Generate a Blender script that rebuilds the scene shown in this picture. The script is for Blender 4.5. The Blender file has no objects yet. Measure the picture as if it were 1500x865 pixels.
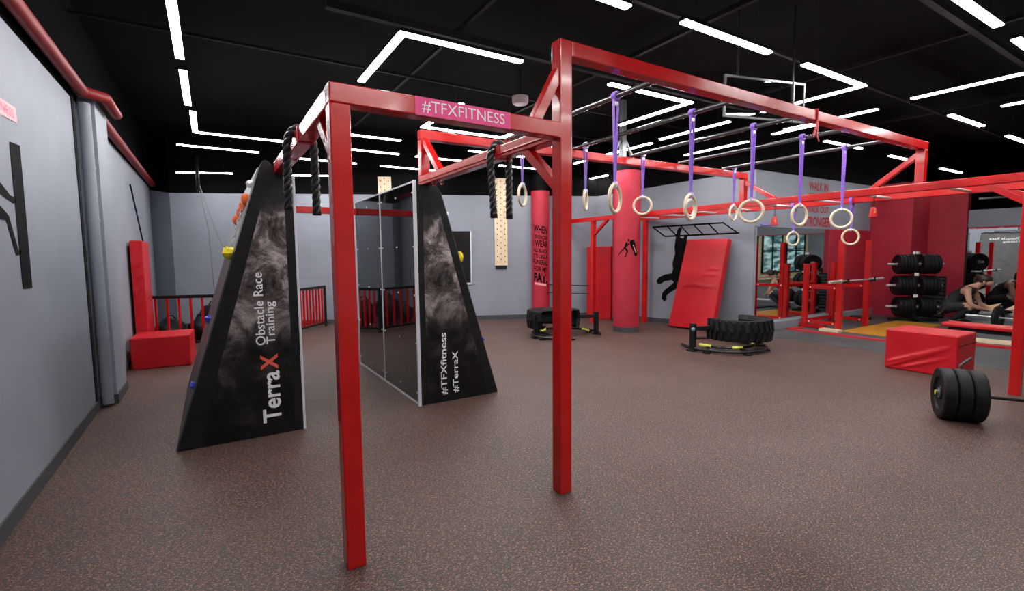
import bpy, math, random
from mathutils import Vector, Matrix
random.seed(7)
S = bpy.context.scene
C = S.collection
PI = math.pi

# ------------------------------------------------------------------ camera, world, exposure
F_PX, YAW, PITCH, ROLL, CAM_H = 710.7, math.radians(31.754), math.radians(4.888), math.radians(-0.531), 1.5
_f = Vector((math.sin(YAW), math.cos(YAW), 0)); _r = Vector((math.cos(YAW), -math.sin(YAW), 0)); _u = Vector((0, 0, 1))
FW = _f * math.cos(PITCH) - _u * math.sin(PITCH)
_u2 = _u * math.cos(PITCH) + _f * math.sin(PITCH)
RT = _r * math.cos(ROLL) + _u2 * math.sin(ROLL)
UP = _u2 * math.cos(ROLL) - _r * math.sin(ROLL)
CP = Vector((0, 0, CAM_H))
cam_data = bpy.data.cameras.new('camera'); cam = bpy.data.objects.new('camera', cam_data); C.objects.link(cam)
cam_data.sensor_width = 36; cam_data.lens = F_PX / 1500 * 36; cam_data.clip_start = 0.05; cam_data.clip_end = 100
cam.matrix_world = Matrix(((RT.x, UP.x, -FW.x, 0), (RT.y, UP.y, -FW.y, 0), (RT.z, UP.z, -FW.z, CAM_H), (0, 0, 0, 1)))
S.camera = cam
w = bpy.data.worlds.new('world'); S.world = w; w.use_nodes = True
w.node_tree.nodes['Background'].inputs[0].default_value = (0.02, 0.022, 0.03, 1)
w.node_tree.nodes['Background'].inputs[1].default_value = 1.0
S.view_settings.view_transform = 'Standard'; S.view_settings.look = 'None'
S.view_settings.gamma = 1.0; S.view_settings.use_curve_mapping = False
S.view_settings.exposure = 0.0
LAMP = 66.0        # emission strength of the LED strips

# surveying helpers: the direction of a sight line, met with a real plane of the room
def sight(x, y): return FW + RT * ((x - 750) / F_PX) - UP * ((y - 432.5) / F_PX)
def on_x(x, y, X): d = sight(x, y); return CP + d * (X / d.x)
def on_y(x, y, Y): d = sight(x, y); return CP + d * (Y / d.y)
def on_wall(x, y, P, D):
    n = Vector((D[1], -D[0], 0)); d = sight(x, y); return CP + d * ((Vector((P[0], P[1], 0)) - CP).dot(n) / d.dot(n))

# ------------------------------------------------------------------ materials
def mat(name, col, rough=.6, metal=0., spec=.5, coat=0., emit=None, estr=0., ior=None):
    m = bpy.data.materials.new(name); m.use_nodes = True
    b = m.node_tree.nodes['Principled BSDF']
    b.inputs['Base Color'].default_value = (*col, 1); b.inputs['Roughness'].default_value = rough
    b.inputs['Metallic'].default_value = metal; b.inputs['Specular IOR Level'].default_value = spec
    b.inputs['Coat Weight'].default_value = coat; b.inputs['Coat Roughness'].default_value = .08
    if ior: b.inputs['IOR'].default_value = ior
    if emit: b.inputs['Emission Color'].default_value = (*emit, 1); b.inputs['Emission Strength'].default_value = estr
    return m
def nodes(m): return m.node_tree.nodes, m.node_tree.links, m.node_tree.nodes['Principled BSDF']
def noisy(m, c1, c2, scale=8, detail=4, lo=.35, hi=.65, bump=0, bscale=None, stretch=None, rvar=None):
    """two colours mixed by object-space noise, with an optional bump and roughness variation"""
    N, L, b = nodes(m)
    tc = N.new('ShaderNodeTexCoord'); mp = N.new('ShaderNodeMapping'); L.new(tc.outputs['Object'], mp.inputs[0])
    if stretch: mp.inputs['Scale'].default_value = stretch
    n = N.new('ShaderNodeTexNoise'); n.inputs['Scale'].default_value = scale; n.inputs['Detail'].default_value = detail
    L.new(mp.outputs[0], n.inputs['Vector'])
    r = N.new('ShaderNodeValToRGB'); r.color_ramp.elements[0].position = lo; r.color_ramp.elements[1].position = hi
    r.color_ramp.elements[0].color = (*c1, 1); r.color_ramp.elements[1].color = (*c2, 1)
    L.new(n.outputs['Fac'], r.inputs[0]); L.new(r.outputs[0], b.inputs['Base Color'])
    if bump:
        n2 = N.new('ShaderNodeTexNoise'); n2.inputs['Scale'].default_value = bscale or scale * 6; n2.inputs['Detail'].default_value = 3
        L.new(mp.outputs[0], n2.inputs['Vector'])
        bp = N.new('ShaderNodeBump'); bp.inputs['Strength'].default_value = bump; bp.inputs['Distance'].default_value = .01
        L.new(n2.outputs['Fac'], bp.inputs['Height']); L.new(bp.outputs[0], b.inputs['Normal'])
    if rvar:
        mr = N.new('ShaderNodeMapRange'); mr.inputs[3].default_value = rvar[0]; mr.inputs[4].default_value = rvar[1]
        L.new(n.outputs['Fac'], mr.inputs[0]); L.new(mr.outputs[0], b.inputs['Roughness'])
    return m
M = {}
M['red'] = noisy(mat('red_paint', (.50, .006, .006), .2, coat=.25), (.46, .005, .005), (.54, .008, .008), 5, 3, bump=.06, bscale=60, rvar=(.16, .26))
M['red_vinyl'] = noisy(mat('red_vinyl', (.52, .008, .016), .38, spec=.35), (.49, .007, .013), (.56, .010, .020), 3, 3, bump=.35, bscale=3, rvar=(.34, .45))
M['crimson'] = noisy(mat('crimson_paint', (.42, .012, .035), .6), (.39, .010, .03), (.45, .016, .042), 4, 5, bump=.12, bscale=40)
M['pink'] = mat('pink_vinyl', (.80, .05, .24), .45)
M['pale_pink'] = mat('pale_pink_vinyl', (.85, .33, .36), .5)
M['black'] = noisy(mat('black_paint', (.006, .006, .007), .5, spec=.25), (.005, .005, .006), (.010, .010, .011), 7, 3, bump=.08, bscale=70)
M['black_gloss'] = mat('black_gloss', (.012, .012, .013), .22)
M['black_matte'] = mat('black_matte', (.008, .008, .009), .8, spec=.2)
M['vinyl_black'] = mat('black_decal_vinyl', (.0025, .002, .0025), .8, spec=.1)
M['ceiling'] = noisy(mat('ceiling_black', (.006, .006, .007), .9, spec=.1), (.0015, .0015, .0018), (.003, .0025, .003), 1.2, 4)
M['ceiling_steel'] = mat('ceiling_steel_dark', (.008, .006, .007), .6, spec=.12)
M['pipe_red'] = mat('dull_red_pipe', (.22, .008, .010), .5, spec=.3)
M['white_line'] = mat('white_vinyl', (.80, .80, .82), .5)
M['coral'] = mat('coral_vinyl', (.78, .10, .06), .5)
M['red_letter'] = mat('red_letter_vinyl', (.42, .015, .022), .6)
M['white_trim'] = mat('white_trim', (.62, .62, .68), .4)
M['steel'] = mat('bright_steel', (.72, .72, .72), .35, metal=.7)
M['bar_steel'] = mat('dark_bar_steel', (.10, .10, .105), .22, metal=.6, coat=.6)
M['grey_steel'] = mat('grey_steel', (.30, .31, .33), .4, metal=.8)
M['purple'] = noisy(mat('purple_webbing', (.26, .12, .62), .5), (.22, .09, .55), (.32, .16, .72), 60, 2, bump=.2, bscale=200)
M['lilac'] = mat('lilac_tape', (.62, .52, .82), .6)
M['ring_wood'] = noisy(mat('ring_wood', (.78, .66, .47), .4), (.72, .60, .41), (.84, .73, .55), 14, 4, stretch=(1, 1, 6), bump=.05)
M['ply'] = noisy(mat('birch_ply', (.72, .56, .37), .45), (.66, .50, .32), (.78, .63, .44), 5, 5, stretch=(6, 6, .6), bump=.05)
M['mirror'] = mat('mirror_glass', (.80, .84, .84), .01, metal=1)
M['yellow'] = mat('yellow_plastic', (.85, .68, .02), .4)
M['lime'] = mat('lime_tape', (.70, .78, .12), .5)
M['orange'] = mat('orange_plastic', (.85, .13, .02), .4)
M['blue'] = mat('blue_plastic', (.04, .07, .65), .35)
M['lamp_body'] = mat('lamp_body_black', (.006, .006, .006), .8, spec=.1)
M['tube'] = mat('led_diffuser', (.9, .9, .9), .5, emit=(1.0, .985, .97), estr=LAMP)
M['rubber'] = noisy(mat('black_rubber', (.007, .007, .008), .5, spec=.2), (.005, .005, .006), (.010, .010, .011), 12, 4, bump=.1, bscale=80)
M['tyre'] = noisy(mat('tyre_rubber', (.008, .008, .009), .6, spec=.2), (.006, .006, .007), (.013, .0125, .0125), 9, 5, bump=.2, bscale=50)
M['rope'] = mat('black_rope_fibre', (.022, .022, .025), .38, spec=.6)
M['skin'] = mat('skin', (.52, .28, .19), .5)
M['hair'] = noisy(mat('dark_hair', (.02, .012, .010), .45), (.015, .010, .008), (.035, .02, .015), 40, 3, stretch=(1, 1, .2))
M['cloth'] = mat('black_cloth', (.012, .012, .016), .7)
M['dark_glass'] = mat('dark_screen', (.010, .010, .012), .12)
M['cream'] = mat('cream_paint', (.55, .45, .27), .7)
M['plate_grey'] = mat('grey_machine_metal', (.10, .11, .12), .4, metal=.6)
M['bench_pad'] = mat('red_bench_vinyl', (.60, .015, .02), .35)
M['grey_base'] = mat('grey_skirting', (.05, .052, .058), .6)
M['floor_strip'] = mat('red_floor_strip', (.55, .012, .02), .4)

def grey_wall(name, blocks):
    m = noisy(mat(name, (.25, .27, .32), .62), (.235, .253, .30), (.265, .285, .34), 1.6, 6, bump=.06, bscale=30)
    if blocks:
        N, L, b = nodes(m)
        tc = N.new('ShaderNodeTexCoord'); sx = N.new('ShaderNodeSeparateXYZ'); L.new(tc.outputs['Object'], sx.inputs[0])
        mth = N.new('ShaderNodeMath'); mth.operation = 'MODULO'; mth.inputs[1].default_value = .2; L.new(sx.outputs[2], mth.inputs[0])
        r = N.new('ShaderNodeMapRange'); r.inputs[1].default_value = 0; r.inputs[2].default_value = .016; L.new(mth.outputs[0], r.inputs[0])
        bp = N.new('ShaderNodeBump'); bp.inputs['Strength'].default_value = .5; bp.inputs['Distance'].default_value = .004
        L.new(r.outputs[0], bp.inputs['Height'])
        old = [l for l in L if l.to_socket == b.inputs['Normal']][0].from_node
        L.new(old.outputs[0], bp.inputs['Normal']); L.new(bp.outputs[0], b.inputs['Normal'])
    return m
M['wall'] = grey_wall('grey_wall_paint', False); M['block'] = grey_wall('grey_block_paint', True)

def floor_mat(name, base1, base2, chip_a, chip_b, thr):
    m = mat(name, base1, .55, spec=.5); N, L, b = nodes(m)
    tc = N.new('ShaderNodeTexCoord')
    n0 = N.new('ShaderNodeTexNoise'); n0.inputs['Scale'].default_value = 1.3; n0.inputs['Detail'].default_value = 5; L.new(tc.outputs['Object'], n0.inputs['Vector'])
    r0 = N.new('ShaderNodeValToRGB'); r0.color_ramp.elements[0].position = .35; r0.color_ramp.elements[1].position = .68
    r0.color_ramp.elements[0].color = (*base1, 1); r0.color_ramp.elements[1].color = (*base2, 1); L.new(n0.outputs['Fac'], r0.inputs[0])
    last = r0.outputs[0]
    for k, (rot, st, col, sc, t) in enumerate([(.5, (1, 2.2, 1), chip_a, 58, thr), (2.0, (1, 2.4, 1), chip_b, 70, thr + .005), (1.2, (2.1, 1, 1), chip_a, 92, thr + .015)]):
        mp = N.new('ShaderNodeMapping'); mp.inputs['Rotation'].default_value = (0, 0, rot); mp.inputs['Scale'].default_value = st
        mp.inputs['Location'].default_value = (k * 7.3, k * 3.1, 0)
        L.new(tc.outputs['Object'], mp.inputs[0])
        n = N.new('ShaderNodeTexNoise'); n.inputs['Scale'].default_value = sc; n.inputs['Detail'].default_value = 2; L.new(mp.outputs[0], n.inputs['Vector'])
        r = N.new('ShaderNodeMapRange'); r.inputs[1].default_value = t; r.inputs[2].default_value = t + .05; L.new(n.outputs['Fac'], r.inputs[0])
        mx = N.new('ShaderNodeMix'); mx.data_type = 'RGBA'; mx.inputs[7].default_value = (*col, 1)
        L.new(r.outputs[0], mx.inputs[0]); L.new(last, mx.inputs[6]); last = mx.outputs[2]
    L.new(last, b.inputs['Base Color'])
    nb = N.new('ShaderNodeTexNoise'); nb.inputs['Scale'].default_value = 120; L.new(tc.outputs['Object'], nb.inputs['Vector'])
    bp = N.new('ShaderNodeBump'); bp.inputs['Strength'].default_value = .35; bp.inputs['Distance'].default_value = .004
    L.new(nb.outputs['Fac'], bp.inputs['Height']); L.new(bp.outputs[0], b.inputs['Normal'])
    return m
M['floor'] = floor_mat('speckled_rubber_floor', (.029, .0195, .019), (.046, .031, .031), (.34, .15, .085), (.25, .14, .10), .600)
M['floor_grey'] = noisy(mat('grey_rubber_floor', (.07, .075, .08), .55), (.05, .055, .058), (.085, .09, .095), 2.5, 6, bump=.1, bscale=60)
M['platform'] = noisy(mat('yellow_platform', (.55, .25, .02), .35), (.50, .21, .015), (.60, .29, .03), 4, 4, stretch=(.6, 6, 1))

def smoke_mat():
    m = mat('smoky_rock_print', (.02, .02, .02), .42, spec=.3); N, L, b = nodes(m)
    tc = N.new('ShaderNodeTexCoord')
    n = N.new('ShaderNodeTexNoise'); n.inputs['Scale'].default_value = 3.6; n.inputs['Detail'].default_value = 12; n.inputs['Roughness'].default_value = .78
    n.inputs['Distortion'].default_value = .5; L.new(tc.outputs['Object'], n.inputs['Vector'])
    r = N.new('ShaderNodeValToRGB'); e = r.color_ramp.elements; e[0].position = .40; e[0].color = (.004, .003, .003, 1)
    e[1].position = .66; e[1].color = (.62, .53, .53, 1); x = r.color_ramp.elements.new(.50); x.color = (.10, .078, .078, 1)
    L.new(n.outputs['Fac'], r.inputs[0])
    # the print itself is black at its top and bottom
    sx = N.new('ShaderNodeSeparateXYZ'); L.new(tc.outputs['Object'], sx.inputs[0])
    g = N.new('ShaderNodeValToRGB'); ge = g.color_ramp.elements
    mr = N.new('ShaderNodeMapRange'); mr.inputs[1].default_value = 0; mr.inputs[2].default_value = 2.3; 
    n2 = N.new('ShaderNodeTexNoise'); n2.inputs['Scale'].default_value = 4; L.new(tc.outputs['Object'], n2.inputs['Vector'])
    ad = N.new('ShaderNodeMath'); ad.operation = 'MULTIPLY_ADD'; ad.inputs[1].default_value = .5; L.new(n2.outputs['Fac'], ad.inputs[0]); L.new(sx.outputs[2], ad.inputs[2])
    L.new(ad.outputs[0], mr.inputs[0]); L.new(mr.outputs[0], g.inputs[0])
    ge[0].position = .30; ge[0].color = (.03, .03, .03, 1); ge[1].position = .93; ge[1].color = (.04, .04, .04, 1)
    for p, v in ((.46, .25), (.60, .8), (.70, 1.), (.86, 1.), (.89, .12)):
        q = g.color_ramp.elements.new(p); q.color = (v, v, v, 1)
    mx = N.new('ShaderNodeMix'); mx.data_type = 'RGBA'; mx.blend_type = 'MULTIPLY'; mx.inputs[0].default_value = 1
    L.new(r.outputs[0], mx.inputs[6]); L.new(g.outputs[0], mx.inputs[7]); L.new(mx.outputs[2], b.inputs['Base Color'])
    return m
M['smoke'] = smoke_mat()
M['acrylic'] = mat('black_acrylic', (.006, .006, .008), .03, spec=.5, ior=2.7)
M['slope'] = noisy(mat('grey_slope_board', (.06, .06, .065), .4, spec=.35), (.05, .048, .052), (.075, .072, .078), 5, 5, bump=.15, bscale=90)

# ------------------------------------------------------------------ mesh helpers
class MB:
    def __init__(s): s.v = []; s.f = []
    def add(s, vs, fs):
        n = len(s.v); s.v += [tuple(v) for v in vs]; s.f += [tuple(i + n for i in f) for f in fs]; return s
    def box(s, x0, x1, y0, y1, z0, z1):
        return s.add([(x0, y0, z0), (x1, y0, z0), (x1, y1, z0), (x0, y1, z0), (x0, y0, z1), (x1, y0, z1), (x1, y1, z1), (x0, y1, z1)],
                     [(3, 2, 1, 0), (4, 5, 6, 7), (0, 1, 5, 4), (1, 2, 6, 5), (2, 3, 7, 6), (3, 0, 4, 7)])
    def bar(s, a, b, w, h, up=(0, 0, 1), w2=None, h2=None):
        """rectangular bar from a to b"""
        a = Vector(a); b = Vector(b); d = (b - a).normalized(); up = Vector(up)
        sd = d.cross(up)
        if sd.length < 1e-4: sd = d.cross(Vector((0, 1, 0)))
        sd.normalize(); uu = sd.cross(d)
        vs = []
        for p, ww, hh in ((a, w, h), (b, w2 or w, h2 or h)):
            for i, j in ((-1, -1), (1, -1), (1, 1), (-1, 1)): vs.append(p + sd * (i * ww / 2) + uu * (j * hh / 2))
        return s.add(vs, [(3, 2, 1, 0), (4, 5, 6, 7), (0, 1, 5, 4), (1, 2, 6, 5), (2, 3, 7, 6), (3, 0, 4, 7)])
    def tube(s, pts, r, seg=12, closed=False, radii=None):
        pts = [Vector(p) for p in pts]; n = len(pts); rings = []; prev = None
        for i, p in enumerate(pts):
            if closed: t = pts[(i + 1) % n] - pts[i - 1]
            else: t = pts[min(i + 1, n - 1)] - pts[max(i - 1, 0)]
            t.normalize()
            if prev is None:
                a = Vector((0, 0, 1)) if abs(t.z) < .9 else Vector((1, 0, 0)); nn = (a - t * a.dot(t)).normalized()
            else: nn = (prev - t * prev.dot(t)).normalized()
            prev = nn; bb = t.cross(nn); rr = radii[i] if radii else r
            rings.append([p + (nn * math.cos(2 * PI * k / seg) + bb * math.sin(2 * PI * k / seg)) * rr for k in range(seg)])
        vs = [v for q in rings for v in q]; fs = []
        for i in range(n if closed else n - 1):
            j = (i + 1) % n
            for k in range(seg): fs.append((i * seg + k, i * seg + (k + 1) % seg, j * seg + (k + 1) % seg, j * seg + k))
        if not closed: fs += [tuple(range(seg))[::-1], tuple((n - 1) * seg + k for k in range(seg))]
        return s.add(vs, fs)
    def lathe(s, prof, o=(0, 0, 0), axis=(0, 0, 1), seg=32, a0=0, a1=2 * PI, cap=True):
        """prof = [(radius, height along axis)]; a full turn closes on itself"""
        ax = Vector(axis).normalized(); o = Vector(o)
        u = ax.orthogonal().normalized() if abs(ax.z) < .99 else Vector((1, 0, 0)); v = ax.cross(u)
        full = abs(a1 - a0 - 2 * PI) < 1e-6; ns = seg if full else seg + 1; vs = []
        for k in range(ns):
            a = a0 + (a1 - a0) * k / seg
            d = u * math.cos(a) + v * math.sin(a)
            for r, h in prof: vs.append(o + d * r + ax * h)
        m = len(prof); fs = []
        for k in range(seg):
            k2 = (k + 1) % ns
            for i in range(m - 1): fs.append((k * m + i, k2 * m + i, k2 * m + i + 1, k * m + i + 1))
        if cap and full:
            fs.append(tuple(k * m for k in range(ns))[::-1]); fs.append(tuple(k * m + m - 1 for k in range(ns)))
        return s.add(vs, fs)
    def torus(s, o, R, r, axis=(0, 0, 1), seg=40, rs=14):
        return s.lathe([(R + r * math.cos(2 * PI * k / rs), r * math.sin(2 * PI * k / rs)) for k in range(rs + 1)], o, axis, seg, cap=False)
    def prism(s, poly, fn, t0, t1):
        """2-D outline poly mapped by fn(u, v, t) and given thickness t0..t1 (ngon caps)"""
        n = len(poly); vs = [fn(u, v, t0) for u, v in poly] + [fn(u, v, t1) for u, v in poly]
        return s.add(vs, [tuple(range(n))[::-1], tuple(range(n, 2 * n))] + [(i, (i + 1) % n, (i + 1) % n + n, i + n) for i in range(n)])
    def blob(s, o, r, seg=14, rings=9, sc=(1, 1, 1), wob=0, seed=0):
        rnd = random.Random(seed); o = Vector(o); vs = []
        ph = [(rnd.uniform(0, 6), rnd.uniform(1.5, 3.5), rnd.uniform(0, 6)) for _ in range(3)]
        for i in range(rings + 1):
            t = PI * i / rings
            for k in range(seg):
                a = 2 * PI * k / seg
                d = Vector((math.sin(t) * math.cos(a), math.sin(t) * math.sin(a), math.cos(t)))
                q = 1 + wob * sum(math.sin(p[0] + p[1] * (d.x * 2 + d.y * 1.3) + p[2] * d.z) for p in ph) / 3
                vs.append(o + Vector((d.x * sc[0], d.y * sc[1], d.z * sc[2])) * r * q)
        fs = [(i * seg + k, (i + 1) * seg + k, (i + 1) * seg + (k + 1) % seg, i * seg + (k + 1) % seg) for i in range(rings) for k in range(seg)]
        return s.add(vs, fs)
    def build(s, name, m, parent=None, bevel=0, smooth=False, local=False, angle=.6, fix=True):
        me = bpy.data.meshes.new(name); off = Vector((0, 0, 0))
        if parent is not None and not local:
            q = parent
            while q is not None: off += q.location; q = q.parent
        me.from_pydata([tuple(Vector(v) - off) for v in s.v], [], s.f)
        import bmesh
        bm = bmesh.new(); bm.from_mesh(me); bmesh.ops.remove_doubles(bm, verts=bm.verts, dist=1e-6)
        if fix: bmesh.ops.recalc_face_normals(bm, faces=bm.faces)
        bm.to_mesh(me); bm.free()
        me.materials.append(m)
        o = bpy.data.objects.new(name, me); C.objects.link(o)
        if parent is not None: o.parent = parent
        if smooth:
            me.shade_smooth()
            try: me.set_sharp_from_angle(angle=angle)
            except Exception: pass
        if bevel:
            b = o.modifiers.new('bevel', 'BEVEL'); b.width = bevel; b.segments = 2; b.limit_method = 'ANGLE'; b.angle_limit = .6
        return o
def build_multi(name, layers, parent=None, **k):
    """one mesh from several (MB, material) layers"""
    al = MB(); cnt = []
    for mb, mt in layers: al.add(mb.v, mb.f); cnt.append(len(mb.f))
    o = al.build(name, layers[0][1], parent, fix=False, **k); me = o.data
    for _, mt in layers[1:]: me.materials.append(mt)
    i = 0
    for li, c in enumerate(cnt):
        for _ in range(c): me.polygons[i].material_index = li; i += 1
    return o
def tag(o, label, cat, group=None, kind=None):
    if label: o['label'] = label
    if cat: o['category'] = cat
    if group: o['group'] = group
    if kind: o['kind'] = kind
    return o
def empty(name, loc, label, cat, group=None, rz=0):
    o = bpy.data.objects.new(name, None); o.location = loc; o.rotation_euler = (0, 0, rz); o.empty_display_size = .1
    C.objects.link(o); return tag(o, label, cat, group)
def struct(mb, name, m, bevel=0, **k):
    o = mb.build(name, m, bevel=bevel, **k); o['kind'] = 'structure'; return o
def copy_tree(o, parent=None):
    c = o.copy(); C.objects.link(c); c.parent = parent
    for ch in list(o.children): copy_tree(ch, c)
    return c
def text_mb(s, length=None, height=None, weight=0., spacing=1., shear=0.):
    """flat lettering as (verts, faces) with its box at 0..length, 0..height"""
    cu = bpy.data.curves.new('t', 'FONT'); cu.body = s; cu.size = 1; cu.offset = weight; cu.space_character = spacing; cu.resolution_u = 3; cu.shear = shear
    ob = bpy.data.objects.new('t', cu); C.objects.link(ob)
    dg = bpy.context.evaluated_depsgraph_get(); me = bpy.data.meshes.new_from_object(ob.evaluated_get(dg))
    vs = [v.co.copy() for v in me.vertices]; fs = [tuple(p.vertices) for p in me.polygons]
    bpy.data.objects.remove(ob); bpy.data.curves.remove(cu); bpy.data.meshes.remove(me)
    x0 = min(v.x for v in vs); x1 = max(v.x for v in vs); y0 = min(v.y for v in vs); y1 = max(v.y for v in vs)
    k = height / (y1 - y0); kx = (length / (x1 - x0)) if length else k
    return [((v.x - x0) * kx, (v.y - y0) * k) for v in vs], fs
def lettering(name, s, fn, m, parent, length=None, height=None, weight=0., spacing=1., shear=0.):
    vs, fs = text_mb(s, length, height, weight, spacing, shear)
    return MB().add([fn(u, v) for u, v in vs], fs).build(name, m, parent, fix=False)

# ------------------------------------------------------------------ the room
LX = -1.02                                  # left wall plane
WT = 3.0                                    # where grey paint stops
FARP, FARD = (2.05, 11.18), (3.68, -1.61)   # far wall line
MWP, MWD = (7.75, 8.69), (.85, -3.36)       # wall with the monkey-bar silhouette
CEIL = 3.95
struct(MB().box(-1.3, 8.35, -4.3, 13.3, -.1, 0), 'floor', M['floor'])
struct(MB().box(8.362, 17.2, -4.3, 5.6, -.1, .0), 'floor_mat_area', M['floor_grey'])
struct(MB().box(8.35, 8.362, -4.3, 5.33, -.1, -.004), 'trim_floor_seam', M['black_matte'])
struct(MB().box(-1.3, 17.2, -4.3, 13.3, CEIL, CEIL + .1), 'ceiling', M['ceiling'])
def wallseg(a, b, z0, z1, th, side=1):
    """vertical slab from a to b, thickness th on the left-hand side of a->b (side=1)"""
    a = Vector((a[0], a[1], 0)); b = Vector((b[0], b[1], 0)); n = Vector((-(b - a).y, (b - a).x, 0)).normalized() * th * side
    m = MB(); p = [a, b, b + n, a + n]
    z0 = z0 if isinstance(z0, tuple) else (z0, z0); z1 = z1 if isinstance(z1, tuple) else (z1, z1)
    return m.add([(q.x, q.y, z[k]) for z in (z0, z1) for q, k in zip(p, (0, 1, 1, 0))], [(3, 2, 1, 0), (4, 5, 6, 7), (0, 1, 5, 4), (1, 2, 6, 5), (2, 3, 7, 6), (3, 0, 4, 7)])
FW_B = (-.65, 12.36); FW_C = (7.75, 8.69); MW_E = (8.6, 5.33)
for nm, a, b, z1, mt in (('wall_left', (LX, -4.3), (LX, 12.9), 2.98, 'wall'), ('wall_corner', (LX, 12.9), FW_B, (2.92, 2.82), 'block'),
                         ('wall_far', FW_B, FW_C, 2.82, 'block'), ('wall_right', FW_C, MW_E, (2.82, 3.0), 'wall'), ('wall_mirror', MW_E, (14.3, 5.33), 3.0, 'wall')):
    struct(wallseg(a, b, 0, z1, .25), nm, M[mt])
    struct(wallseg(a, b, z1, CEIL, .25), nm + '_upper', M['ceiling'])
    if nm != 'wall_mirror':
        struct(wallseg(a, b, 0, .10, .012, -1), 'baseboard_' + nm[5:], M['grey_base'])
# crimson block, crimson board and the far right wall
struct(MB().box(13.2, 14.3, 4.52, 5.33, 0, 3.0), 'wall_crimson_block', M['crimson'])
struct(MB().box(11.32, 13.2, 5.30, 5.33, .15, 1.965), 'wall_crimson_panel', M['crimson'])
struct(MB().box(14.12, 14.3, 3.86, 4.52, 0, 3.0), 'wall_crimson_board', M['crimson'])
struct(MB().box(14.2, 14.4, -4.3, 4.0, 0, 2.36), 'wall_mat_area', M['wall'])
o = MB().tube([(14.55, -3, 2.62), (14.55, 3.8, 2.62)], .02, 8).build('wall_conduit', M['grey_steel'], smooth=True); tag(o, 'thin steel pipe running above the grey wall over the right mirror', 'pipe')
struct(MB().box(17.1, 17.2, -4.3, 13.3, 0, CEIL), 'wall_end', M['ceiling'])
struct(MB().box(14.3, 17.2, 5.33, 5.5, 0, CEIL), 'wall_end_side', M['ceiling'])
struct(MB().box(-1.3, 17.2, -4.4, -4.3, 0, CEIL), 'wall_back', M['cream'])
# lit shop windows behind the camera, seen only in the mirrors
def pane_mat():
    m = mat('lit_teal_pane', (.03, .08, .09), .3); N, L, b = nodes(m)
    tc = N.new('ShaderNodeTexCoord'); mp = N.new('ShaderNodeMapping'); mp.inputs['Scale'].default_value = (1.3, 1, 4.5); L.new(tc.outputs['Object'], mp.inputs[0])
    n = N.new('ShaderNodeTexNoise'); n.inputs['Scale'].default_value = 1.0; n.inputs['Detail'].default_value = 4; L.new(mp.outputs[0], n.inputs['Vector'])
    r = N.new('ShaderNodeValToRGB'); r.color_ramp.elements[0].position = .42; r.color_ramp.elements[0].color = (.02, .07, .08, 1)
    r.color_ramp.elements[1].position = .66; r.color_ramp.elements[1].color = (.75, .95, .95, 1); L.new(n.outputs['Fac'], r.inputs[0])
    L.new(r.outputs[0], b.inputs['Emission Color']); b.inputs['Emission Strength'].default_value = .8
    return m
PANE = pane_mat()
for i, (x0, x1) in enumerate(((-.6, 1.3), (1.7, 3.6), (4.0, 5.9), (6.3, 8.2), (8.6, 10.5), (10.9, 12.8))):
    fr = MB(); z0, z1 = .35, 2.5
    for a, b in ((x0, x0 + .07), (x1 - .07, x1), ((x0 + x1) / 2 - .03, (x0 + x1) / 2 + .03)): fr.box(a, b, -4.3, -4.22, z0, z1)
    for a in (z0, z1 - .07, 1.5): fr.box(x0, x1, -4.3, -4.22, a, a + .07)
    q = struct(fr, 'window_%d' % (i + 1), M['black'])
    MB().box(x0 + .05, x1 - .05, -4.29, -4.27, z0 + .05, z1 - .05).build('pane', PANE, q, local=True)
# block kerb below the mirror
struct(MB().box(8.6, 13.2, 5.20, 5.33, 0, .15), 'trim_kerb', M['wall'], bevel=.004)
# pillar on the left wall with its drain pipe
struct(MB().box(LX, -.89, 6.33, 6.98, 0, 3.05), 'wall_pillar', M['wall'], bevel=.004)
struct(MB().box(LX, -.878, 6.318, 6.992, 0, .10), 'baseboard_pillar', M['grey_base'])
struct(MB().box(LX, -1.012, 6.06, 6.15, 0, 3.0), 'trim_black_strip', M['black_matte'])  # thin flat black strip on the wall face beside the drain pipe
p = MB().tube([(-.955, 6.24, .03), (-.955, 6.24, 2.98)], .048, 20)
dp = p.build('drain_pipe', M['wall'], smooth=True); tag(dp, 'grey painted vertical drain pipe beside the pillar on the left wall', 'pipe')
for z in (.72, 1.85, 2.35): MB().tube([(-.955, 6.24, z), (-.955, 6.24, z + .035)], .054, 20).build('pipe_clamp', M['wall'], dp, smooth=True)
# red pipe along the top of the left wall
rp = MB().tube([(-.945, -3.5, 3.065), (-.945, 6.16, 3.065)], .052, 16)
rp.tube([(-.945, 6.14, 3.065), (-.80, 6.32, 3.07), (-.80, 6.98, 3.07)], .052, 16)
o = rp.build('red_pipe', M['pipe_red'], smooth=True); tag(o, 'long red pipe along the top of the left wall, stepping out around the pillar', 'pipe')
o = MB().tube([(-.955, 7.03, 3.03), (-.955, 12.75, 3.02)], .058, 16).build('red_pipe', M['pipe_red'], smooth=True)
tag(o, 'red pipe at the top of the left wall beyond the pillar', 'pipe')

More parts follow.
